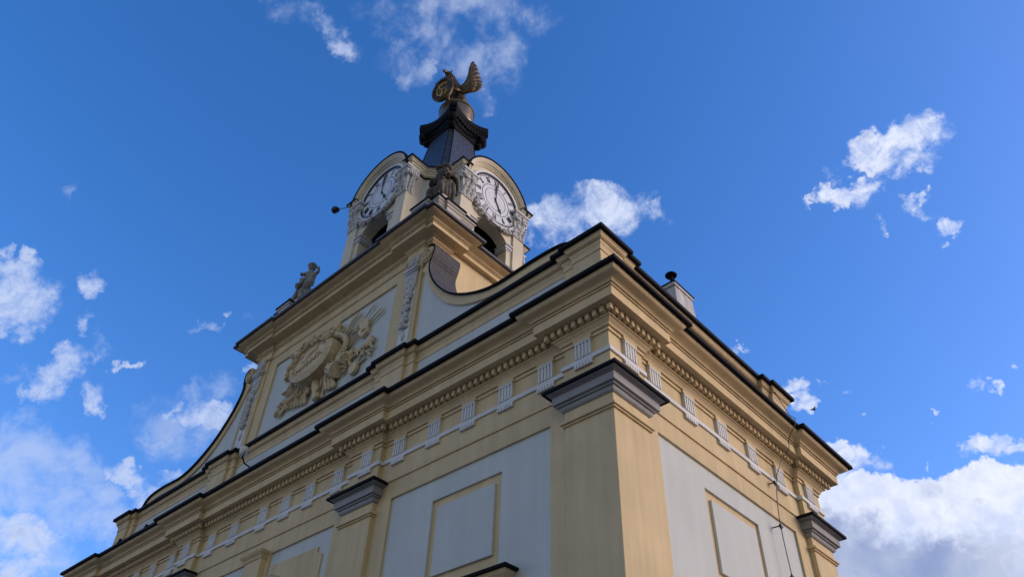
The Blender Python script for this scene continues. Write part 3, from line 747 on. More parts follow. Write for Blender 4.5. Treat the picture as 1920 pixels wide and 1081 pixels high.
# horizontal cornice parts round every corner, and the arched hoods
HP = [(-.05, 22.32), (.03, 22.32), (.03, 22.40), (.06, 22.41), (.07, 22.47), (.12, 22.50), (.125, 22.54), (.17, 22.57), (.19, 22.62), (-.05, 22.625)]
for k in range(4):
    a = PI / 2 * k; R_ = lambda x, y: (TX + x * math.cos(a) - y * math.sin(a), TY + x * math.sin(a) + y * math.cos(a))
    pth = [R_(*q_) for q_ in ((1.30, -TH - .06), (BH + .10, -TH - .06), (BH + .10, -CR - .04), (CR + .04, -BH - .10), (TH + .06, -BH - .10), (TH + .06, -1.30))]
    h = MB(); h.sweep(pth, HP, closed=False); ho = part(h, 'tower_cornice', CRM, smooth=35)
    h = MB(); h.sweep(pth, [(-.3, 22.627), (.20, 22.627), (.215, 22.60), (.225, 22.60), (.225, 22.66), (-.3, 22.80)], closed=False); part(h, 'tower_cornice_flashing', MET, ho)
for fc in 'FRBL':
    T = tf_(fc)
    ap = [(1.30 * math.cos(t), 22.24 + 1.30 * math.sin(t)) for t in [math.radians(176 - 172 * k / 40) for k in range(41)]]
    ap = [(-1.36, 22.33)] + ap[2:-2] + [(1.36, 22.33)]
    ap = [(1.27 * math.cos(t), 22.25 + 1.30 * math.sin(t)) for t in [math.radians(174 - 168 * k / 40) for k in range(41)]]
    h = MB(); h.sweepf(ap, [(0, -.3), (0, .05), (.045, .06), (.05, .10), (.10, .115), (.105, .16), (.15, .19), (.19, .24), (.23, .25), (.23, -.3)], T); ho = part(h, 'arched_hood', CRM, smooth=40)
    h = MB(); h.sweepf(ap, [(.232, -1.4), (.232, .28), (.265, .285), (.30, .27), (.31, -1.4)], T); part(h, 'hood_flashing', MET, ho)
    # drum behind the hood closes the roof
    h = MB(); h.prism([(u * 1.0, z) for u, z in ap], T, -1.4, -.3); part(h, 'hood_roof', MET, ho)

# clocks
def clock(fc):
    T = tf_(fc)
    c0 = (.06, 22.12)
    base = T(c0[0], 0, c0[1])
    rim = MB(); n = 64
    def ring(mb, r0, r1, o0, o1):
        vs = []; fs = []
        for i in range(n):
            t = 2 * PI * i / n
            for r, o in ((r0, o0), (r1, o0), (r1, o1), (r0, o1)): vs.append(T(c0[0] + r * math.cos(t), o, c0[1] + r * math.sin(t)))
        for i in range(n):
            for k in range(4): fs.append((i * 4 + k, ((i + 1) % n) * 4 + k, ((i + 1) % n) * 4 + (k + 1) % 4, i * 4 + (k + 1) % 4))
        mb.add(vs, fs)
    ring(rim, 1.135, 1.225, -.02, .10)
    ck = part(rim, 'tower_clock', WHM)
    bk_ = MB(); ring(bk_, 1.065, 1.135, -.01, .085); part(bk_, 'clock_bezel', BLK, ck)
    d = MB(); vs = [T(c0[0], .05, c0[1])] + [T(c0[0] + 1.07 * math.cos(2 * PI * i / n), .05, c0[1] + 1.07 * math.sin(2 * PI * i / n)) for i in range(n)]
    d.add(vs, [(0, 1 + i, 1 + (i + 1) % n) for i in range(n)]); part(d, 'dial', ENM, ck)
    m_ = MB()
    ring(m_, .66, .68, .052, .058); ring(m_, .50, .512, .052, .058); ring(m_, 1.015, 1.025, .052, .058)
    def stroke(x0, y0, x1, y1, wd, th, o=.054, hgt=.012):
        # local glyph coordinates -> dial (angle th from 12, clockwise)
        def P_(x, y): return (c0[0] + x * math.cos(th) + y * math.sin(th), c0[1] - x * math.sin(th) + y * math.cos(th))
        dx, dy = x1 - x0, y1 - y0; L_ = math.hypot(dx, dy); nx, ny = -dy / L_ * wd / 2, dx / L_ * wd / 2
        c_ = [P_(x0 + nx, y0 + ny), P_(x1 + nx, y1 + ny), P_(x1 - nx, y1 - ny), P_(x0 - nx, y0 - ny)]
        m_.hexa([T(a, o, b) for a, b in c_] + [T(a, o + hgt, b) for a, b in c_])
    rom = ['XII', 'I', 'II', 'III', 'IIII', 'V', 'VI', 'VII', 'VIII', 'IX', 'X', 'XI']
    wid = {'I': .062, 'V': .12, 'X': .125}
    for h, sx in enumerate(rom):
        th = 2 * PI * h / 12; tot = sum(wid[c] for c in sx); x = -tot / 2; r0, r1 = .74, .97
        for c in sx:
            cw_ = wid[c]; m1 = x + cw_ / 2
            if c == 'I': stroke(m1, r0, m1, r1, .026, th)
            elif c == 'V': stroke(x + .02, r1, m1, r0, .032, th); stroke(x + cw_ - .02, r1, m1, r0, .014, th)
            else: stroke(x + .018, r1, x + cw_ - .018, r0, .032, th); stroke(x + .018, r0, x + cw_ - .018, r1, .014, th)
            x += cw_
    for k in range(60):
        th = 2 * PI * k / 60
        if k % 5: stroke(0, 1.0, 0, 1.03, .008, th)
    part(m_, 'numerals', BLK, ck)
    m_ = MB()
    stroke(0, -.12, 0, .80, .022, 0, .075, .02); stroke(0, .30, 0, .72, .045, 0, .076, .022); stroke(-.05, .55, .05, .55, .05, 0, .077, .02)
    part(m_, 'minute_hand', BLK, ck)
    m_ = MB(); th = math.radians(150)
    stroke(0, -.10, 0, .52, .045, th, .060, .02); stroke(-.06, .42, .06, .42, .09, th, .061, .02); stroke(0, .42, 0, .60, .03, th, .062, .016)
    part(m_, 'hour_hand', BLK, ck)
    # garland along the lower rim
    rnd = random.Random(3)
    for s in (-1, 1):
        g = MB()
        for k in range(34):
            t = k / 33; ang = math.radians(-90 + s * (8 + 62 * t)); wdt = .06 + .10 * math.sin(PI * min(1, t * 1.15))
            r = 1.27 + rnd.uniform(-.02, wdt * .9)
            u, z = c0[0] + r * math.cos(ang), c0[1] + r * math.sin(ang)
            tx, tz = -math.sin(ang), math.cos(ang); q = rnd.uniform(-.9, .9); dx, dz = tx * math.cos(q) - tz * math.sin(q), tx * math.sin(q) + tz * math.cos(q)
            ln = rnd.uniform(.06, .12); a1 = T(dx * ln, 0, dz * ln) - T(0, 0, 0); a2_ = T(-dz * ln * .45, 0, dx * ln * .45) - T(0, 0, 0); a3 = T(0, .06, 0) - T(0, 0, 0)
            g.ell(T(u, .06 + rnd.uniform(0, .09), z), [a1, a2_, a3], 7, 5)
        for k in range(3):
            ang = math.radians(-90 + s * (30 + 16 * k)); g.ell(T(c0[0] + 1.32 * math.cos(ang), .13, c0[1] + 1.32 * math.sin(ang)), [(.08, 0, 0), (0, .08, 0), (0, 0, .08)], 10, 7)
        part(g, 'clock_garland', ORN, ck, smooth=True)
for fc in 'FRBL': clock(fc)

# spire
AX = (TX, TY)
def oct_ring(h, c, z): # half side h, chamfer c
    return [(AX[0] + x, AX[1] + y, z) for x, y in ((-h + c, -h), (h - c, -h), (h, -h + c), (h, h - c), (h - c, h), (-h + c, h), (-h, h - c), (-h, -h + c))]
sp = MB(); rings = [(1.75, .30, 22.9), (1.42, .26, 23.5), (1.16, .22, 24.3), (.99, .19, 25.3), (.86, .165, 26.4), (.76, .15, 27.3), (.72, .14, 27.8)]
vs = []; fs = []
for r in rings: vs += oct_ring(*r)
for i in range(len(rings) - 1):
    for k in range(8): fs.append((i * 8 + k, i * 8 + (k + 1) % 8, (i + 1) * 8 + (k + 1) % 8, (i + 1) * 8 + k))
fs.append(tuple(range(8))); fs.append(tuple(len(vs) - 8 + k for k in range(8)))
sp.add(vs, fs)
def uvs(co, n):
    if abs(n.x) > abs(n.y): return (co.y, co.z)
    return (co.x, co.z)
part(sp, 'spire', SLT, uvf=uvs)
rb = MB()   # hip rolls at the near edges of the chamfers
for k in range(8):
    rb.tube([oct_ring(*r)[k] for r in rings], .022, 6)
part(rb, 'hip_rolls', MET, smooth=True)
def cap_loop(h, c, sag, n=10):
    pts = []
    for k in range(4):
        a = PI / 2 * k
        for i in range(n + 1):
            t = i / n; x = (-h + c) + 2 * (h - c) * t; y = -h + sag * math.sin(PI * t) ** .8
            pts.append((AX[0] + x * math.cos(a) - y * math.sin(a), AX[1] + x * math.sin(a) + y * math.cos(a)))
    return pts
cp = MB()
cprof = [(.70, .14, 0.0, 27.70), (.78, .17, .02, 27.74), (.80, .18, .03, 27.95), (.84, .2, .06, 28.02), (.92, .2, .12, 28.30), (1.02, .2, .2, 28.42), (1.08, .2, .24, 28.45), (1.08, .2, .24, 28.55), (1.15, .21, .27, 28.60), (1.15, .21, .27, 28.86), (1.10, .2, .27, 28.93), (.80, .2, .1, 29.0)]
loops = [[(x, y, z) for x, y in cap_loop(h, c, sg)] for h, c, sg, z in cprof]
nn = len(loops[0]); vs = [v for l in loops for v in l]; fs = []
for i in range(len(loops) - 1):
    for k in range(nn): fs.append((i * nn + k, i * nn + (k + 1) % nn, (i + 1) * nn + (k + 1) % nn, (i + 1) * nn + k))
fs.append(tuple(range(nn))); fs.append(tuple(len(vs) - nn + k for k in range(nn)))
cp.add(vs, fs); cpo = part(cp, 'spire_cap', MET, smooth=30)
cs = MB()
for k in range(4):
    a = PI / 4 + PI / 2 * k; d = Vector((math.cos(a), math.sin(a), 0)); t = Vector((-math.sin(a), math.cos(a), 0))
    c = Vector((*AX, 0)) + d * 1.20
    cs.tube([c + Vector((0, 0, 28.10)) - t * .17, c + Vector((0, 0, 28.10)) + t * .17], .24, 16)
    cs.tube([c - d * .12 + Vector((0, 0, 27.82)) - t * .13, c - d * .12 + Vector((0, 0, 27.82)) + t * .13], .15, 14)
    # swag ribs
for k in range(4):
    a = PI / 2 * k
    for j in range(9):
        tt = (j / 8 - .5) * 1.3; r = .93 + .06 * abs(tt)
        x, y = tt, -r; q_ = (AX[0] + x * math.cos(a) - y * math.sin(a), AX[1] + x * math.sin(a) + y * math.cos(a), 28.18 - .12 * math.cos(tt * 2.2))
        cs.ell(q_, [(.085, 0, 0), (0, .085, 0), (0, 0, .07)], 8, 6)
part(cs, 'cap_consoles', MET, cpo, smooth=True)
dr_ = MB(); dr_.lathe([(.80, 28.9), (.84, 28.95), (.84, 29.05), (.70, 29.1), (.73, 29.35), (.76, 29.7), (.76, 29.95), (.80, 29.98), (.80, 30.06), (.70, 30.10), (.66, 30.25), (.58, 30.38), (.50, 30.45), (.0, 30.46)], (AX[0], AX[1], 0), 40)
part(dr_, 'finial_drum', DGL, smooth=50)
# ------------------------------------------------------------------ relief of trophies
rl = MB(); T = UT; rnd = random.Random(21)
def disp(u, z): return T(u, -.06, z)
def rod(u0, z0, u1, z1, r, o=.05, r2=None): rl.tube([T(u0, o - .06, z0), T(u1, o - .06, z1)], [r, r2 if r2 is not None else r], 8)
def leaf(u, z, ang, ln, wd, o=.06, th=.05):
    d = (math.cos(ang), math.sin(ang)); a1 = T(d[0] * ln, 0, d[1] * ln) - T(0, 0, 0); a2_ = T(-d[1] * wd, 0, d[0] * wd) - T(0, 0, 0); a3 = T(0, th, 0) - T(0, 0, 0)
    rl.ell(T(u, o - .06, z), [a1, a2_, a3], 8, 6)
# cartouche: deep oval drum with rim and field
def oval(rx, rz, n=44): return [(-.17 + .93 * rx * math.cos(2 * PI * k / n), 14.33 + rz * math.sin(2 * PI * k / n)) for k in range(n)]
rl.prism(oval(1.06, .68), T, -.06, .36)
o1, o2 = oval(1.06, .68), oval(.86, .50)
for k in range(44):
    j = (k + 1) % 44
    rl.add([T(*[o1[k][0], .36, o1[k][1]]), T(o1[j][0], .36, o1[j][1]), T(o2[j][0], .43, o2[j][1]), T(o2[k][0], .43, o2[k][1]), T(o2[j][0], .36, o2[j][1]), T(o2[k][0], .36, o2[k][1])], [(0, 1, 2, 3), (3, 2, 4, 5)])
o3 = oval(.78, .44)
for k in range(0, 44): rl.tube([T(o3[k][0], .375, o3[k][1]), T(o3[(k + 1) % 44][0], .375, o3[(k + 1) % 44][1])], .018, 6)
for k in range(7):   # hatch in the field: horse and waves
    x = -.75 + .16 * k; rl.tube([T(x, .385, 14.02 + .03 * k), T(x + .10, .385, 14.16 + .03 * k), T(x + .2, .385, 14.06 + .03 * k)], .02, 6)
for (u, z, a, l, wd) in ((-.25, 14.5, .5, .385, .09), (.05, 14.62, 1.0, .15, .06), (-.5, 14.42, 2.2, .13, .05), (.15, 14.42, -.7, .15, .04), (-.35, 14.3, -1.8, .14, .04), (-.62, 14.6, .3, .12, .05)): leaf(u, z, a, l, wd, .42, .05)
# crown and mantling above
for k in range(9):
    t = k / 8; leaf(-.75 + 1.25 * t, 15.06 + .22 * math.sin(PI * t), PI / 2 + (t - .5) * -1.0, .16, .07, .14, .09)
for k in range(16): leaf(rnd.uniform(-.7, .6), rnd.uniform(14.95, 15.35), rnd.uniform(0, PI), rnd.uniform(.07, .14), .05, rnd.uniform(.1, .2), .06)
rl.lathe([(0, 0), (.12, .0), (.15, .08), (.12, .2), (.05, .28), (0, .3)], tuple(T(.42, .06, 15.18)), 12)
for k in range(5): leaf(.28 + k * .07, 15.36 + .04 * math.sin(k), PI / 2, .09, .03, .12)
# spears and banners fanning to the upper right and left
for (u0, z0, u1, z1) in ((.5, 14.6, 1.22, 15.40), (.6, 14.6, 1.05, 15.36), (.6, 14.5, 1.34, 15.30), (.9, 14.3, 2.30, 15.00), (.9, 14.2, 2.38, 14.86), (.8, 14.3, 1.92, 15.3), (-.8, 14.6, -1.35, 15.35), (-.8, 14.5, -1.6, 15.2), (-1.0, 14.6, -1.15, 15.36)):
    rod(u0, z0, u1, z1, .022, .07); d = math.atan2(z1 - z0, u1 - u0); leaf(u1, z1, d, .11, .04, .07, .02)
rl.prism([(1.50, 15.06), (1.90, 14.86), (1.90, 14.40), (1.72, 14.30), (1.52, 14.50)], T, -.05, .06)
leaf(1.78, 14.50, .4, .08, .03, .13)
rl.tube([T(.55 + .55 * math.sin(t * 2.6), .10, 14.95 - .9 * t) for t in [k / 10 for k in range(11)]], [.10 - .003 * k for k in range(11)], 8)
# right group: hand-shaped leaves, cross-hilts, axe
for k in range(5): leaf(2.02 + .05 * k, 14.02 + .05 * abs(k - 2) * -1, .9 + (k - 2) * -.35, .15, .03, .07)
rod(1.0, 13.7, 1.95, 13.98, .04); rod(1.3, 14.05, 2.2, 13.62, .03); rod(1.45, 13.35, 2.02, 13.50, .035)
for (u, z) in ((2.15, 13.62), (2.28, 13.70), (2.22, 13.5), (1.9, 13.72), (1.75, 13.86)): leaf(u, z, rnd.uniform(0, 3), .10, .05, .08)
rl.tube([T(1.62, -.02, 13.30), T(1.62, .08, 13.30)], .17, 16); rod(1.62, 13.3, 1.78, 13.75, .03)
for (u, z) in ((1.1, 13.95), (1.0, 14.1), (1.2, 13.75), (1.35, 13.9), (1.05, 13.6)): leaf(u, z, rnd.uniform(0, 3), .16, .07, .10, .08)
# drums and cannon below
rl.tube([T(.62, .05, 13.72), T(1.00, .12, 13.52)], .22, 16)
for k in range(10):
    t = 2 * PI * k / 10; rl.ell(T(.72, .10, 13.66) + (T(.02, .02, .0) - T(0, 0, 0)) + (T(.23 * math.cos(t) * .4, .20 * math.sin(t), .23 * math.cos(t)) - T(0, 0, 0)), [(.03, 0, 0), (0, .03, 0), (0, 0, .03)], 6, 4)
rl.tube([T(.95, .08, 13.9), T(1.25, .14, 13.75)], .14, 12)
for k in range(3): rod(.32 + .14 * k, 13.66, .5 + .16 * k, 13.22 - .03 * k, .075, .08, .06); leaf(.5 + .16 * k, 13.2 - .03 * k, 1.2, .09, .08, .08)
rod(-.10, 13.70, .12, 13.02, .14, .08, .12)
rl.tube([T(.10 + .10 * math.sin(k * 1.3), .10, 13.35 - .055 * k) for k in range(8)], .045, 7)
rod(.30, 13.6, .30, 13.0, .05, .04)
# left group: quivers and leaves
for k in range(5): rod(-.55 - .11 * k, 13.85, -.50 - .16 * k, 13.22 + .03 * k, .06, .07, .05); leaf(-.50 - .16 * k, 13.2 + .03 * k, 1.4, .09, .05, .07)
rod(-.8, 13.9, -1.95, 13.45, .035); rod(-.7, 14.0, -1.75, 13.35, .03)
for k in range(16): leaf(-1.15 - .8 * rnd.random(), 13.75 - .4 * rnd.random() , rnd.uniform(2.2, 4.2), rnd.uniform(.07, .15), .035, .07)
leaf(-1.62, 13.38, .75, .26, .06, .07, .05); leaf(-1.95, 13.50, .8, .15, .04, .06)
for (cx_, cz_) in ((-1.70, 14.62), (-1.52, 14.98), (-1.50, 14.08), (-1.30, 14.75), (-1.1, 15.05)):
    for k in range(7): leaf(cx_ + .09 * math.cos(k * .9), cz_ + .09 * math.sin(k * .9), k * .9, .10, .05, .08, .06)
    leaf(cx_, cz_, 0, .06, .06, .14, .05)
rl.tube([T(-.86, .02, 14.98), T(-.86, .14, 14.98)], .17, 16)
for k in range(8): leaf(-.86 + .13 * math.cos(k * .785), 14.98 + .13 * math.sin(k * .785), k * .785, .05, .025, .20, .03)
for k in range(46):    # acanthus edging that follows the cartouche
    t = 2 * PI * k / 46 + .05; ru, rz = 1.13 + rnd.uniform(0, .14), .75 + rnd.uniform(0, .12)
    leaf(-.17 + ru * math.cos(t), 14.33 + rz * math.sin(t), t + rnd.uniform(-.9, .9), rnd.uniform(.08, .15), .035, rnd.uniform(.06, .22), .04)
for k in range(30):
    t = k / 29; u, z = 1.05 + 1.15 * t + rnd.uniform(-.1, .1), 13.55 + .35 * t + rnd.uniform(-.2, .2); leaf(u, z, rnd.uniform(0, PI), rnd.uniform(.06, .13), .028, .09, .04)
for k in range(26):
    t = k / 25; u, z = -.45 - 1.45 * t + rnd.uniform(-.1, .1), 13.62 - .1 * t + rnd.uniform(-.22, .2); leaf(u, z, rnd.uniform(2.0, 4.0), rnd.uniform(.07, .15), .028, .09, .04)
for k in range(70):    # helmets, leaves and folds piled over the upper rim and the flanks
    t = math.radians(rnd.uniform(25, 205)); rr_ = rnd.uniform(.72, 1.12)
    leaf(-.17 + .99 * rr_ * math.cos(t), 14.33 + .68 * rr_ * math.sin(t), rnd.uniform(0, PI), rnd.uniform(.06, .15), rnd.uniform(.025, .05), rnd.uniform(.38, .52), .045)
for (u, z, a) in ((-.80, 14.72, 2.2), (-.35, 14.93, 1.8), (.12, 14.90, 1.2), (.48, 14.70, .8), (-1.05, 14.42, 2.8)):
    rl.ell(T(u, .42, z), [T(.11, 0, 0) - T(0, 0, 0), T(0, .10, 0) - T(0, 0, 0), (0, 0, .12)], 10, 7)
    for q_ in range(5): leaf(u + .12 * math.cos(a + (q_ - 2) * .5), z + .12 * math.sin(a + (q_ - 2) * .5), a + (q_ - 2) * .5, .10, .03, .46, .04)
for (t0, t1, n_) in ((195, 262, 22), (-75, -12, 20), (20, 70, 14), (115, 165, 12)):   # thin feather and blade tips that fan out
    for k in range(n_):
        t = math.radians(t0 + (t1 - t0) * k / n_ + rnd.uniform(-2, 2)); rr_ = rnd.uniform(1.15, 1.5)
        u, z = -.1 + 1.12 * rr_ * math.cos(t), 14.3 + .66 * rr_ * math.sin(t)
        if z > 15.45 or z < 13.0: continue
        leaf(u, z, t + rnd.uniform(-.5, .5), rnd.uniform(.10, .22), rnd.uniform(.018, .032), rnd.uniform(.05, .16), .03)
part(rl, 'trophy_relief', REL, smooth=45)

# ------------------------------------------------------------------ chimney
ch = empty('chimney', (-1.30, 4.87, 12.5)); tag(ch, 'small pale rendered chimney with a round vent cowl behind the side parapet', 'chimney')
def lpart(mb, name, material, parent, **k): return shift(mb, tuple(parent.location)).build(name, material, parent, **k)
q = MB(); q.hexa([(-1.68, 4.36, 12.4), (-.94, 4.36, 12.4), (-.94, 5.42, 12.4), (-1.68, 5.42, 12.4), (-1.62, 4.46, 14.62), (-1.0, 4.46, 14.62), (-1.0, 5.26, 14.62), (-1.62, 5.26, 14.62)]); lpart(q, 'stack', mat('chimney_render', (.50, .49, .48), .85, var=.15, vscale=3, streak=.25), ch, bevel=.01)
q = MB(); q.box(-1.66, -.97, 4.42, 5.30, 14.622, 14.72); lpart(q, 'coping', mat('chimney_render'  , (.3, .3, .3)), ch, bevel=.01)
q = MB(); q.box(-1.68, -.95, 4.40, 5.32, 14.722, 14.75); lpart(q, 'coping_sheet', MET, ch)
q = MB(); q.lathe([(.045, 0), (.045, .50), (.05, .51)], (-1.10, 4.54, 14.64), 16); lpart(q, 'vent_pipe', MET, ch, smooth=True)
q = MB(); q.lathe([(.03, .41), (.14, .42), (.155, .45), (.11, .50), (.0, .54)], (-1.10, 4.54, 14.62), 20); lpart(q, 'cowl', MET, ch, smooth=50)

# ------------------------------------------------------------------ lightning conductor on the side wall
lc_ = empty('lightning_conductor', (0, 5.35, 0)); tag(lc_, 'thin dark lightning conductor cable clamped down the side wall', 'cable')
pts = interp([(-.15, 6.80, 12.5), (.05, 6.72, 11.9), (.30, 6.35, 11.25), (.56, 5.90, 10.80), (.63, 5.79, 10.68), (.57, 5.78, 10.52), (.44, 5.80, 10.39), (.34, 5.85, 10.27), (.30, 5.90, 10.15), (.18, 5.86, 10.0), (.10, 5.80, 9.85), (.04, 5.68, 9.6), (.03, 5.54, 9.35), (.0, 5.40, 8.8), (.0, 5.32, 8.28), (.0, 5.31, 7.8), (.0, 5.33, 7.0), (.0, 5.33, 3)], 5)
q = MB(); q.tube(pts, .009, 6); lpart(q, 'cable', BLK, lc_)
for z, y in ((9.27, 5.48), (8.28, 5.30), (7.30, 5.32), (6.3, 5.33), (5.3, 5.33)):
    q = MB(); q.box(-.012, .035, y - .045, y + .045, z - .02, z + .02); q.box(-.012, .02, y - .015, y + .03, z - .05, z + .05); q.tube([(-p - .03, y - .10, z - .03), (.0, y - .02, z)], .012, 6); lpart(q, 'clamp', BLK, lc_)

# ------------------------------------------------------------------ floodlights on arms
def flood(loc, root, label):
    e = empty('floodlight', loc); tag(e, label, 'floodlight', 'floodlights on long arms at the tower')
    q = MB(); q.tube([root, loc], .016, 6); lpart(q, 'arm', BLK, e)
    q = MB(); L0 = Vector(loc); d = (Vector(loc) - Vector(root)).normalized()
    t1 = d.cross(Vector((0, 0, 1))).normalized(); t2 = t1.cross(d)
    q.ell(L0 + d * .03, [d * .13, t1 * .14, t2 * .15], 16, 10); hd = lpart(q, 'housing', BLK, e, smooth=True)
    q = MB(); q.tube([L0 - d * .13, L0 - d * .04], [.10, .13], 14); lpart(q, 'lamp_rim', BLK, e)
flood((-12.53, .8, 22.86), (-11.55, .95, 22.45), 'black floodlight on an arm left of the front clock')
flood((-7.45, 4.33, 24.3), (-7.5, 4.15, 23.7), 'black floodlight above the side clock hood')
# small white lamp and two hooks on the main cornice
e = empty('security_lamp', (-12.0, -.1, 11.7)); tag(e, 'small white round lamp on the parapet above the third pilaster', 'lamp')
q = MB(); q.lathe([(.0, -.14), (.07, -.13), (.11, -.05), (.12, .05), (.10, .12), (.0, .16)], (-12.0, -.10, 11.95), 14); lpart(q, 'lamp_globe', WHM, e, smooth=True)
q = MB(); q.tube([(-12.0, -.1, 11.82), (-12.0, .0, 11.65), (-12.0, .22, 11.60)], .02, 6); q.tube([(-12.0, -.1, 11.72), (-11.6, -.25, 11.74)], .012, 6); lpart(q, 'bracket', MET, e)
for k, (x, z) in enumerate(((-16.1, 10.75), (-17.7, 10.78))):
    q = MB(); q.box(x - .05, x + .05, -.45, -.35, z, z + .09); q.tube([(x, -.4, z + .08), (x + .1, -.4, z + .2)], .04, 8)
    shift(q, (x, -.4, z)); o = q.build('spotlight', MET); o.location = (x, -.4, z); tag(o, ('small dark spotlight on the cornice ledge nearer to the white lamp', 'small dark spotlight on the cornice ledge near the far end pedestal')[k], 'spotlight', 'small spotlights on the cornice ledge')

# ------------------------------------------------------------------ statues
# crouching draped figure on the near pedestal
e = empty('statue', (-6.25, .95, 18.42)); tag(e, 'dark weathered stone statue of a crouching draped figure at the tower corner', 'statue')
q = MB(); q.box(-.36, .36, -.33, .33, 0, .12); q.build('statue_base', PED, e, bevel=.02)
body = [(0, .05, .55), (0, .02, .85), (.0, -.06, 1.12), (.0, -.14, 1.30), (-.02, -.24, 1.42), (-.04, -.28, 1.56),
        (-.20, -.10, 1.18), (-.34, -.22, .98), (-.22, -.40, .86), (-.06, -.48, .98),
        (.22, -.10, 1.20), (.36, -.16, 1.42), (.24, -.24, 1.62), (.02, -.26, 1.70),
        (-.16, -.05, .50), (-.20, -.40, .62), (-.20, -.42, .22), (-.20, -.50, .14),
        (.16, -.05, .50), (.22, -.38, .74), (.20, -.30, .30), (.20, -.42, .14)]
ed = [(0, 1), (1, 2), (2, 3), (3, 4), (4, 5), (3, 6), (6, 7), (7, 8), (8, 9), (3, 10), (10, 11), (11, 12), (12, 13), (0, 14), (14, 15), (15, 16), (16, 17), (0, 18), (18, 19), (19, 20), (20, 21)]
rd = [.21, .19, .20, .11, .09, .12, .10, .08, .065, .05, .10, .085, .07, .05, .15, .12, .08, .06, .15, .12, .08, .06]
skin('figure', body, ed, rd, STAT, e, 2)
q = MB(); rnd = random.Random(2)
for k in range(11):   # heavy drapery folds
    a = -2.6 + k * .42; r = .26 + .05 * math.sin(k * 2)
    q.tube([(.12 * math.cos(a), .05 + .10 * math.sin(a), 1.22 - .03 * (k % 3)), (r * math.cos(a), r * .9 * math.sin(a) - .03, .85), ((r + .07) * math.cos(a + .1), (r + .02) * math.sin(a + .1) - .08, .45), ((r + .02) * math.cos(a + .2), r * math.sin(a + .2) - .06, .10)], [.05, .075, .085, .06], 8)
for k in range(16):   # cloak thrown over the bent back and arms
    t = k / 15; x = -.30 + .62 * t
    q.tube([(x * .9, .26, .70 + .1 * math.sin(k * 1.7)), (x, .16 + .04 * math.sin(k), 1.18), (x * .8 + .03, -.06, 1.40 - .25 * abs(t - .55)), (x * .9 + .06, -.28, 1.22 - .12 * math.sin(k * 1.3)), (x + .08, -.34, .98 + .16 * math.sin(k * 2.2))], [.05, .075, .07, .06, .035], 7)
for k in range(7):
    t = k / 6
    q.tube([(.40, .10 - .1 * t, 1.40 - .12 * t), (.12, -.22, 1.26 - .10 * t), (-.22, -.30, 1.00 - .07 * t), (-.38, -.18, .80 - .05 * t)], [.035, .055, .055, .03], 7)
q.ell((-.02, .04, 1.0), [(.30, 0, 0), (0, .22, 0), (0, 0, .30)], 12, 8)
q.build('drapery', STAT, e, smooth=True)
q = MB(); q.ell((-.04, -.28, 1.62), [(.13, 0, 0), (0, .14, 0), (0, 0, .12)], 12, 9)
for k in range(20): a = k * 1.1; q.ell((-.04 + .11 * math.cos(a), -.26 + .12 * math.sin(a), 1.63 + .05 * math.sin(k)), [(.05, 0, 0), (0, .05, 0), (0, 0, .045)], 7, 5)
q.build('hair', STAT, e, smooth=True)
# putti on the far pedestal
e = empty('statue', (-13.42, .92, 18.42)); tag(e, 'grey stone group of two cherubs on the far front pedestal', 'statue')
q = MB(); q.box(-.38, .38, -.34, .34, 0, .14); q.build('statue_base', PED, e, bevel=.02)
def cherub(x, y, z, s, fc, name='cherub'):
    b = [(0, 0, .50), (0, -.02, .78), (0, -.04, 1.02), (0, -.06, 1.16), (0, -.08, 1.30), (-.20, -.04, 1.02), (-.32, -.18, .82), (-.26, -.34, .80), (.20, -.04, 1.02), (.34, -.10, 1.12), (.30, -.22, 1.30),
         (-.14, -.05, .44), (-.18, -.34, .48), (-.16, -.36, .14), (.14, -.05, .44), (.20, -.30, .40), (.20, -.22, .10)]
    E_ = [(0, 1), (1, 2), (2, 3), (3, 4), (2, 5), (5, 6), (6, 7), (2, 8), (8, 9), (9, 10), (0, 11), (11, 12), (12, 13), (0, 14), (14, 15), (15, 16)]
    r = [.19, .19, .18, .08, .10, .09, .07, .05, .09, .07, .05, .13, .11, .06, .13, .11, .06]
    pts = [(x + s * (px * math.cos(fc) - py * math.sin(fc)), y + s * (px * math.sin(fc) + py * math.cos(fc)), z + s * pz) for px, py, pz in b]
    o = skin(name, pts, E_, [q_ * s for q_ in r], PUT, e, 2)
    h = MB(); hx, hy, hz = pts[4]
    h.ell((hx, hy, hz + .05 * s), [(.16 * s, 0, 0), (0, .17 * s, 0), (0, 0, .18 * s)], 14, 10)
    f = (math.sin(fc), -math.cos(fc)); h.ell((hx + f[0] * .16 * s, hy + f[1] * .16 * s, hz + .03 * s), [(.03 * s, 0, 0), (0, .03 * s, 0), (0, 0, .04 * s)], 6, 5)
    h.build('head', PUT, e, smooth=True)
    h = MB()
    for k in range(22):
        a = k * 2.4; zz = .02 + .16 * (k / 22); rr = .17 * math.sqrt(max(.05, 1 - (zz / .2) ** 2))
        h.ell((hx + s * rr * math.cos(a), hy + s * rr * math.sin(a), hz + s * (.05 + zz)), [(.05 * s, 0, 0), (0, .05 * s, 0), (0, 0, .05 * s)], 6, 5)
    h.build('hair', PUT, e, smooth=True)
cherub(.10, .05, .82, .86, .7); cherub(-.20, -.04, .12, .78, -.6)
q = MB(); q.ell((.04, .05, .62), [(.30, 0, 0), (0, .26, 0), (0, 0, .56)], 14, 10); q.ell((.26, -.1, 1.02), [(.13, 0, 0), (0, .12, 0), (0, 0, .20)], 12, 8)
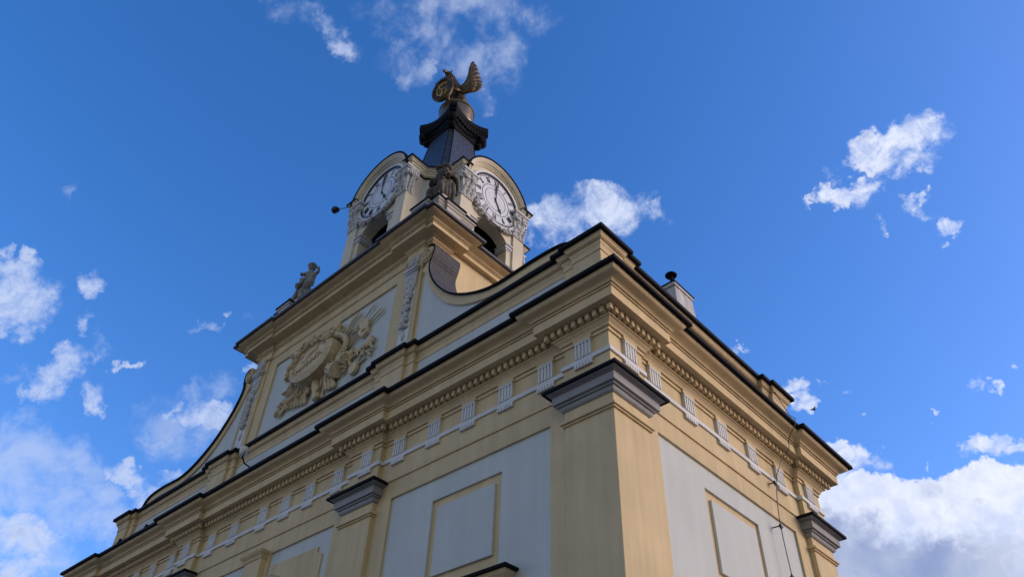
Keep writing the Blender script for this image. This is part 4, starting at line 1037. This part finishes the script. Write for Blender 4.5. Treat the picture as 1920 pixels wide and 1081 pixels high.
for k in range(7):
    a = k * .9; q.tube([(.25 * math.cos(a), .22 * math.sin(a), .8), (.34 * math.cos(a + .2), .28 * math.sin(a + .2), .4), (.36 * math.cos(a + .3), .30 * math.sin(a + .3), .12)], [.05, .07, .05], 7)
q.build('drapery', PUT, e, smooth=True)

# ------------------------------------------------------------------ griffin
GZ = 30.35
e = empty('griffin_statue', (TX, TY, GZ)); tag(e, 'gilded bronze griffin holding an oval monogram shield on top of the spire', 'statue')
# faces -Y, local coordinates
pts = [(0, .30, .45), (0, .10, .62), (0, -.05, .90), (0, -.12, 1.15), (0, -.25, 1.42), (0, -.42, 1.66), (0, -.60, 1.88), (0, -.80, 2.02), (0, -.95, 1.98),
       (-.22, .30, .45), (-.30, -.10, .50), (-.28, .02, .12), (-.28, -.22, .06), (.22, .30, .45), (.30, -.10, .50), (.28, .02, .12), (.28, -.22, .06),
       (-.24, -.15, 1.10), (-.30, -.48, .95), (-.22, -.66, 1.10), (.24, -.15, 1.10), (.30, -.46, .85), (.22, -.66, .75),
       (0, .60, .40), (.05, .85, .22), (.12, .92, .55), (.05, .75, .85)]
ed = [(0, 1), (1, 2), (2, 3), (3, 4), (4, 5), (5, 6), (6, 7), (7, 8), (0, 9), (9, 10), (10, 11), (11, 12), (0, 13), (13, 14), (14, 15), (15, 16), (2, 17), (17, 18), (18, 19), (2, 20), (20, 21), (21, 22), (0, 23), (23, 24), (24, 25), (25, 26)]
rd = [.40, .40, .42, .38, .30, .25, .21, .19, .09, .22, .17, .09, .08, .22, .17, .09, .08, .15, .10, .07, .15, .10, .07, .08, .05, .05, .07]
skin('body', pts, ed, rd, BRZ, e, 2)
def feather(mb, a, b, wd, th, nrm_):
    a = Vector(a); b = Vector(b); d = (b - a); L_ = d.length; d.normalize(); n_ = Vector(nrm_).normalized(); t = d.cross(n_).normalized()
    mb.ell((a + b) / 2, [t * wd, n_ * th, d * L_ / 2], 8, 7)
for s in (-1, 1):
    q = MB(); root = Vector((s * .22, .0, 1.35))
    nrm_ = (1, 0, 0)
    # leading edge rises, feathers fan back
    q.tube([root, (s * .42, .22, 1.9), (s * .58, .34, 2.6), (s * .66, .34, 3.25)], [.16, .13, .09, .05], 8)
    tips = [(3.92, .34), (3.80, .52), (3.55, .66), (3.22, .80), (2.90, .95), (2.60, 1.06), (2.28, 1.06), (1.95, 1.0), (1.70, .88)]
    for k, (z, y) in enumerate(tips):
        t = k / 8; z0 = 3.0 - 1.75 * t; y0 = .34 - .25 * t
        feather(q, (s * (.64 - .30 * t), y0, z0), (s * (.74 + .02 * k), y, z), .19, .05, nrm_)
        feather(q, (s * (.62 - .30 * t), y0 - .02, z0 - .12), (s * (.66 + .02 * k), y0 + (y - y0) * .6, z0 + (z - z0) * .6), .20, .07, nrm_)
    for k in range(10):
        t = k / 9; feather(q, (s * (.30 + .3 * t), .05 + .2 * t, 1.3 + 1.5 * t), (s * (.36 + .3 * t), .50 + .1 * t, 1.5 + 1.5 * t), .14, .08, nrm_)
    q.v = [(a, (b + .05) * .80 - .30, c * .87 - .12) for a, b, c in q.v]
    q.build('wing', BRZ, e, smooth=True)
q = MB()   # ears, beak, mane
q.tube([(0, -.92, 2.02), (0, -1.08, 1.97), (0, -1.13, 1.85)], [.09, .06, .01], 8)
for s in (-1, 1): q.tube([(s * .09, -.74, 2.14), (s * .12, -.68, 2.34)], [.05, .01], 6)
for k in range(12): feather(q, (0, -.66 + .055 * k, 2.10 - .08 * k), (.10 * math.sin(k * 3), -.40 + .055 * k, 1.98 - .08 * k), .08, .08, (1, 0, 0))
q.build('mane', BRZ, e, smooth=True)
sh_ = MB(); yS = -.0
def so_(r, y, n=36): return [(r * .60 * math.cos(2 * PI * k / n), y, 1.22 + r * .88 * math.sin(2 * PI * k / n)) for k in range(n)]
Tg = lambda u, o, z: Vector((u, yS - o, z))
sh_.prism([(a, c) for a, b, c in so_(1.0, 0)], Tg, -.07, .05)
q = sh_
oS = e
for k in range(36):
    A, B = so_(1.0, yS - .06), so_(1.0, yS - .06); q.tube([A[k], A[(k + 1) % 36]], .07, 7)
    A = so_(.80, yS - .06); q.tube([A[k], A[(k + 1) % 36]], .025, 6)
so1 = sh_.build('shield', BRZ, e, smooth=40); so1.location = (.05, -.92, -.62); so1.scale = (.84, .84, .84); so1.rotation_euler = (math.radians(3), 0, math.radians(14))
q = MB()   # monogram: interlaced curls
def arc(cx_, cz_, rx, rz, a0, a1, n=16): return [(cx_ + rx * math.cos(a0 + (a1 - a0) * k / n), yS - .07, cz_ + rz * math.sin(a0 + (a1 - a0) * k / n)) for k in range(n + 1)]
q.tube(arc(.02, 1.50, .24, .22, .4, 4.6), .030, 6); q.tube(arc(.02, 1.00, .26, .28, 1.5, -2.9), .030, 6)
q.tube(arc(-.10, 1.25, .26, .40, 1.2, 5.0), .024, 6); q.tube([(-.34, yS - .07, 1.70), (.0, yS - .07, 1.82), (.34, yS - .07, 1.68)], .030, 6); q.tube([(-.02, yS - .07, 1.78), (-.04, yS - .07, .62)], .030, 6)
q.tube(arc(.18, .86, .14, .12, 0, 5.2), .024, 6); q.tube(arc(-.2, .98, .14, .14, 1, 6), .024, 6)
q.build('monogram', GLD, so1, smooth=True)
q = MB()   # crown over the shield
for k in range(9):
    t = (k - 4) / 4; x = .52 * t; z = 2.12 + .20 * (1 - t * t)
    q.tube([(x * .85, yS, z - .18), (x, yS, z + .02)], [.05, .035], 6); q.ell((x * 1.02, yS, z + .08), [(.055, 0, 0), (0, .055, 0), (0, 0, .055)], 7, 5)
q.tube([(-.50, yS, 1.90), (-.3, yS, 2.06), (0, yS, 2.12), (.3, yS, 2.06), (.50, yS, 1.90)], .08, 8)
q.build('crown', BRZ, so1, smooth=True)
q = MB(); q.lathe([(0, 0), (.50, 0), (.46, .08), (.30, .16), (0, .18)], (0, 0, 0), 24)
q.tube([(.1, -.75, .35), (.0, -.6, .1)], [.09, .12], 8)
q.build('rock_base', BRZ, e, smooth=50)

# ------------------------------------------------------------------ bird
bd = pix_dir(1525, 767); bl = CAM + bd * 48
e = empty('bird', bl); tag(e, 'small dark bird flying right of the parapet', 'bird')
rt = Vector((RC[0][0], RC[0][1], RC[0][2])).normalized()
fw = Vector((.55, .83, .12)).normalized(); sd = Vector((.83, -.55, 0)).normalized(); upv = Vector((0, 0, 1))
b = [-fw * .17, -fw * .06, fw * .06, fw * .15, fw * .20]
P_ = b + [sd * .12 + upv * .05 + fw * .02, sd * .26 + upv * .03 - fw * .02, -sd * .12 + upv * .06 + fw * .02, -sd * .27 + upv * .13 - fw * .03]
skin('bird_body', P_, [(0, 1), (1, 2), (2, 3), (3, 4), (2, 5), (5, 6), (2, 7), (7, 8)], [.02, .045, .05, .032, .012, (.05, .015), (.03, .006), (.05, .015), (.03, .006)], mat('dark_feathers', (.03, .028, .028), .7), e, 2)

# ------------------------------------------------------------------ ground
g = MB(); g.add([(-1500, -1500, 0), (1500, -1500, 0), (1500, 1500, 0), (-1500, 1500, 0)], [(0, 1, 2, 3)])
go = g.build('ground', GROUND, recalc=False); tag(go, kind='structure')
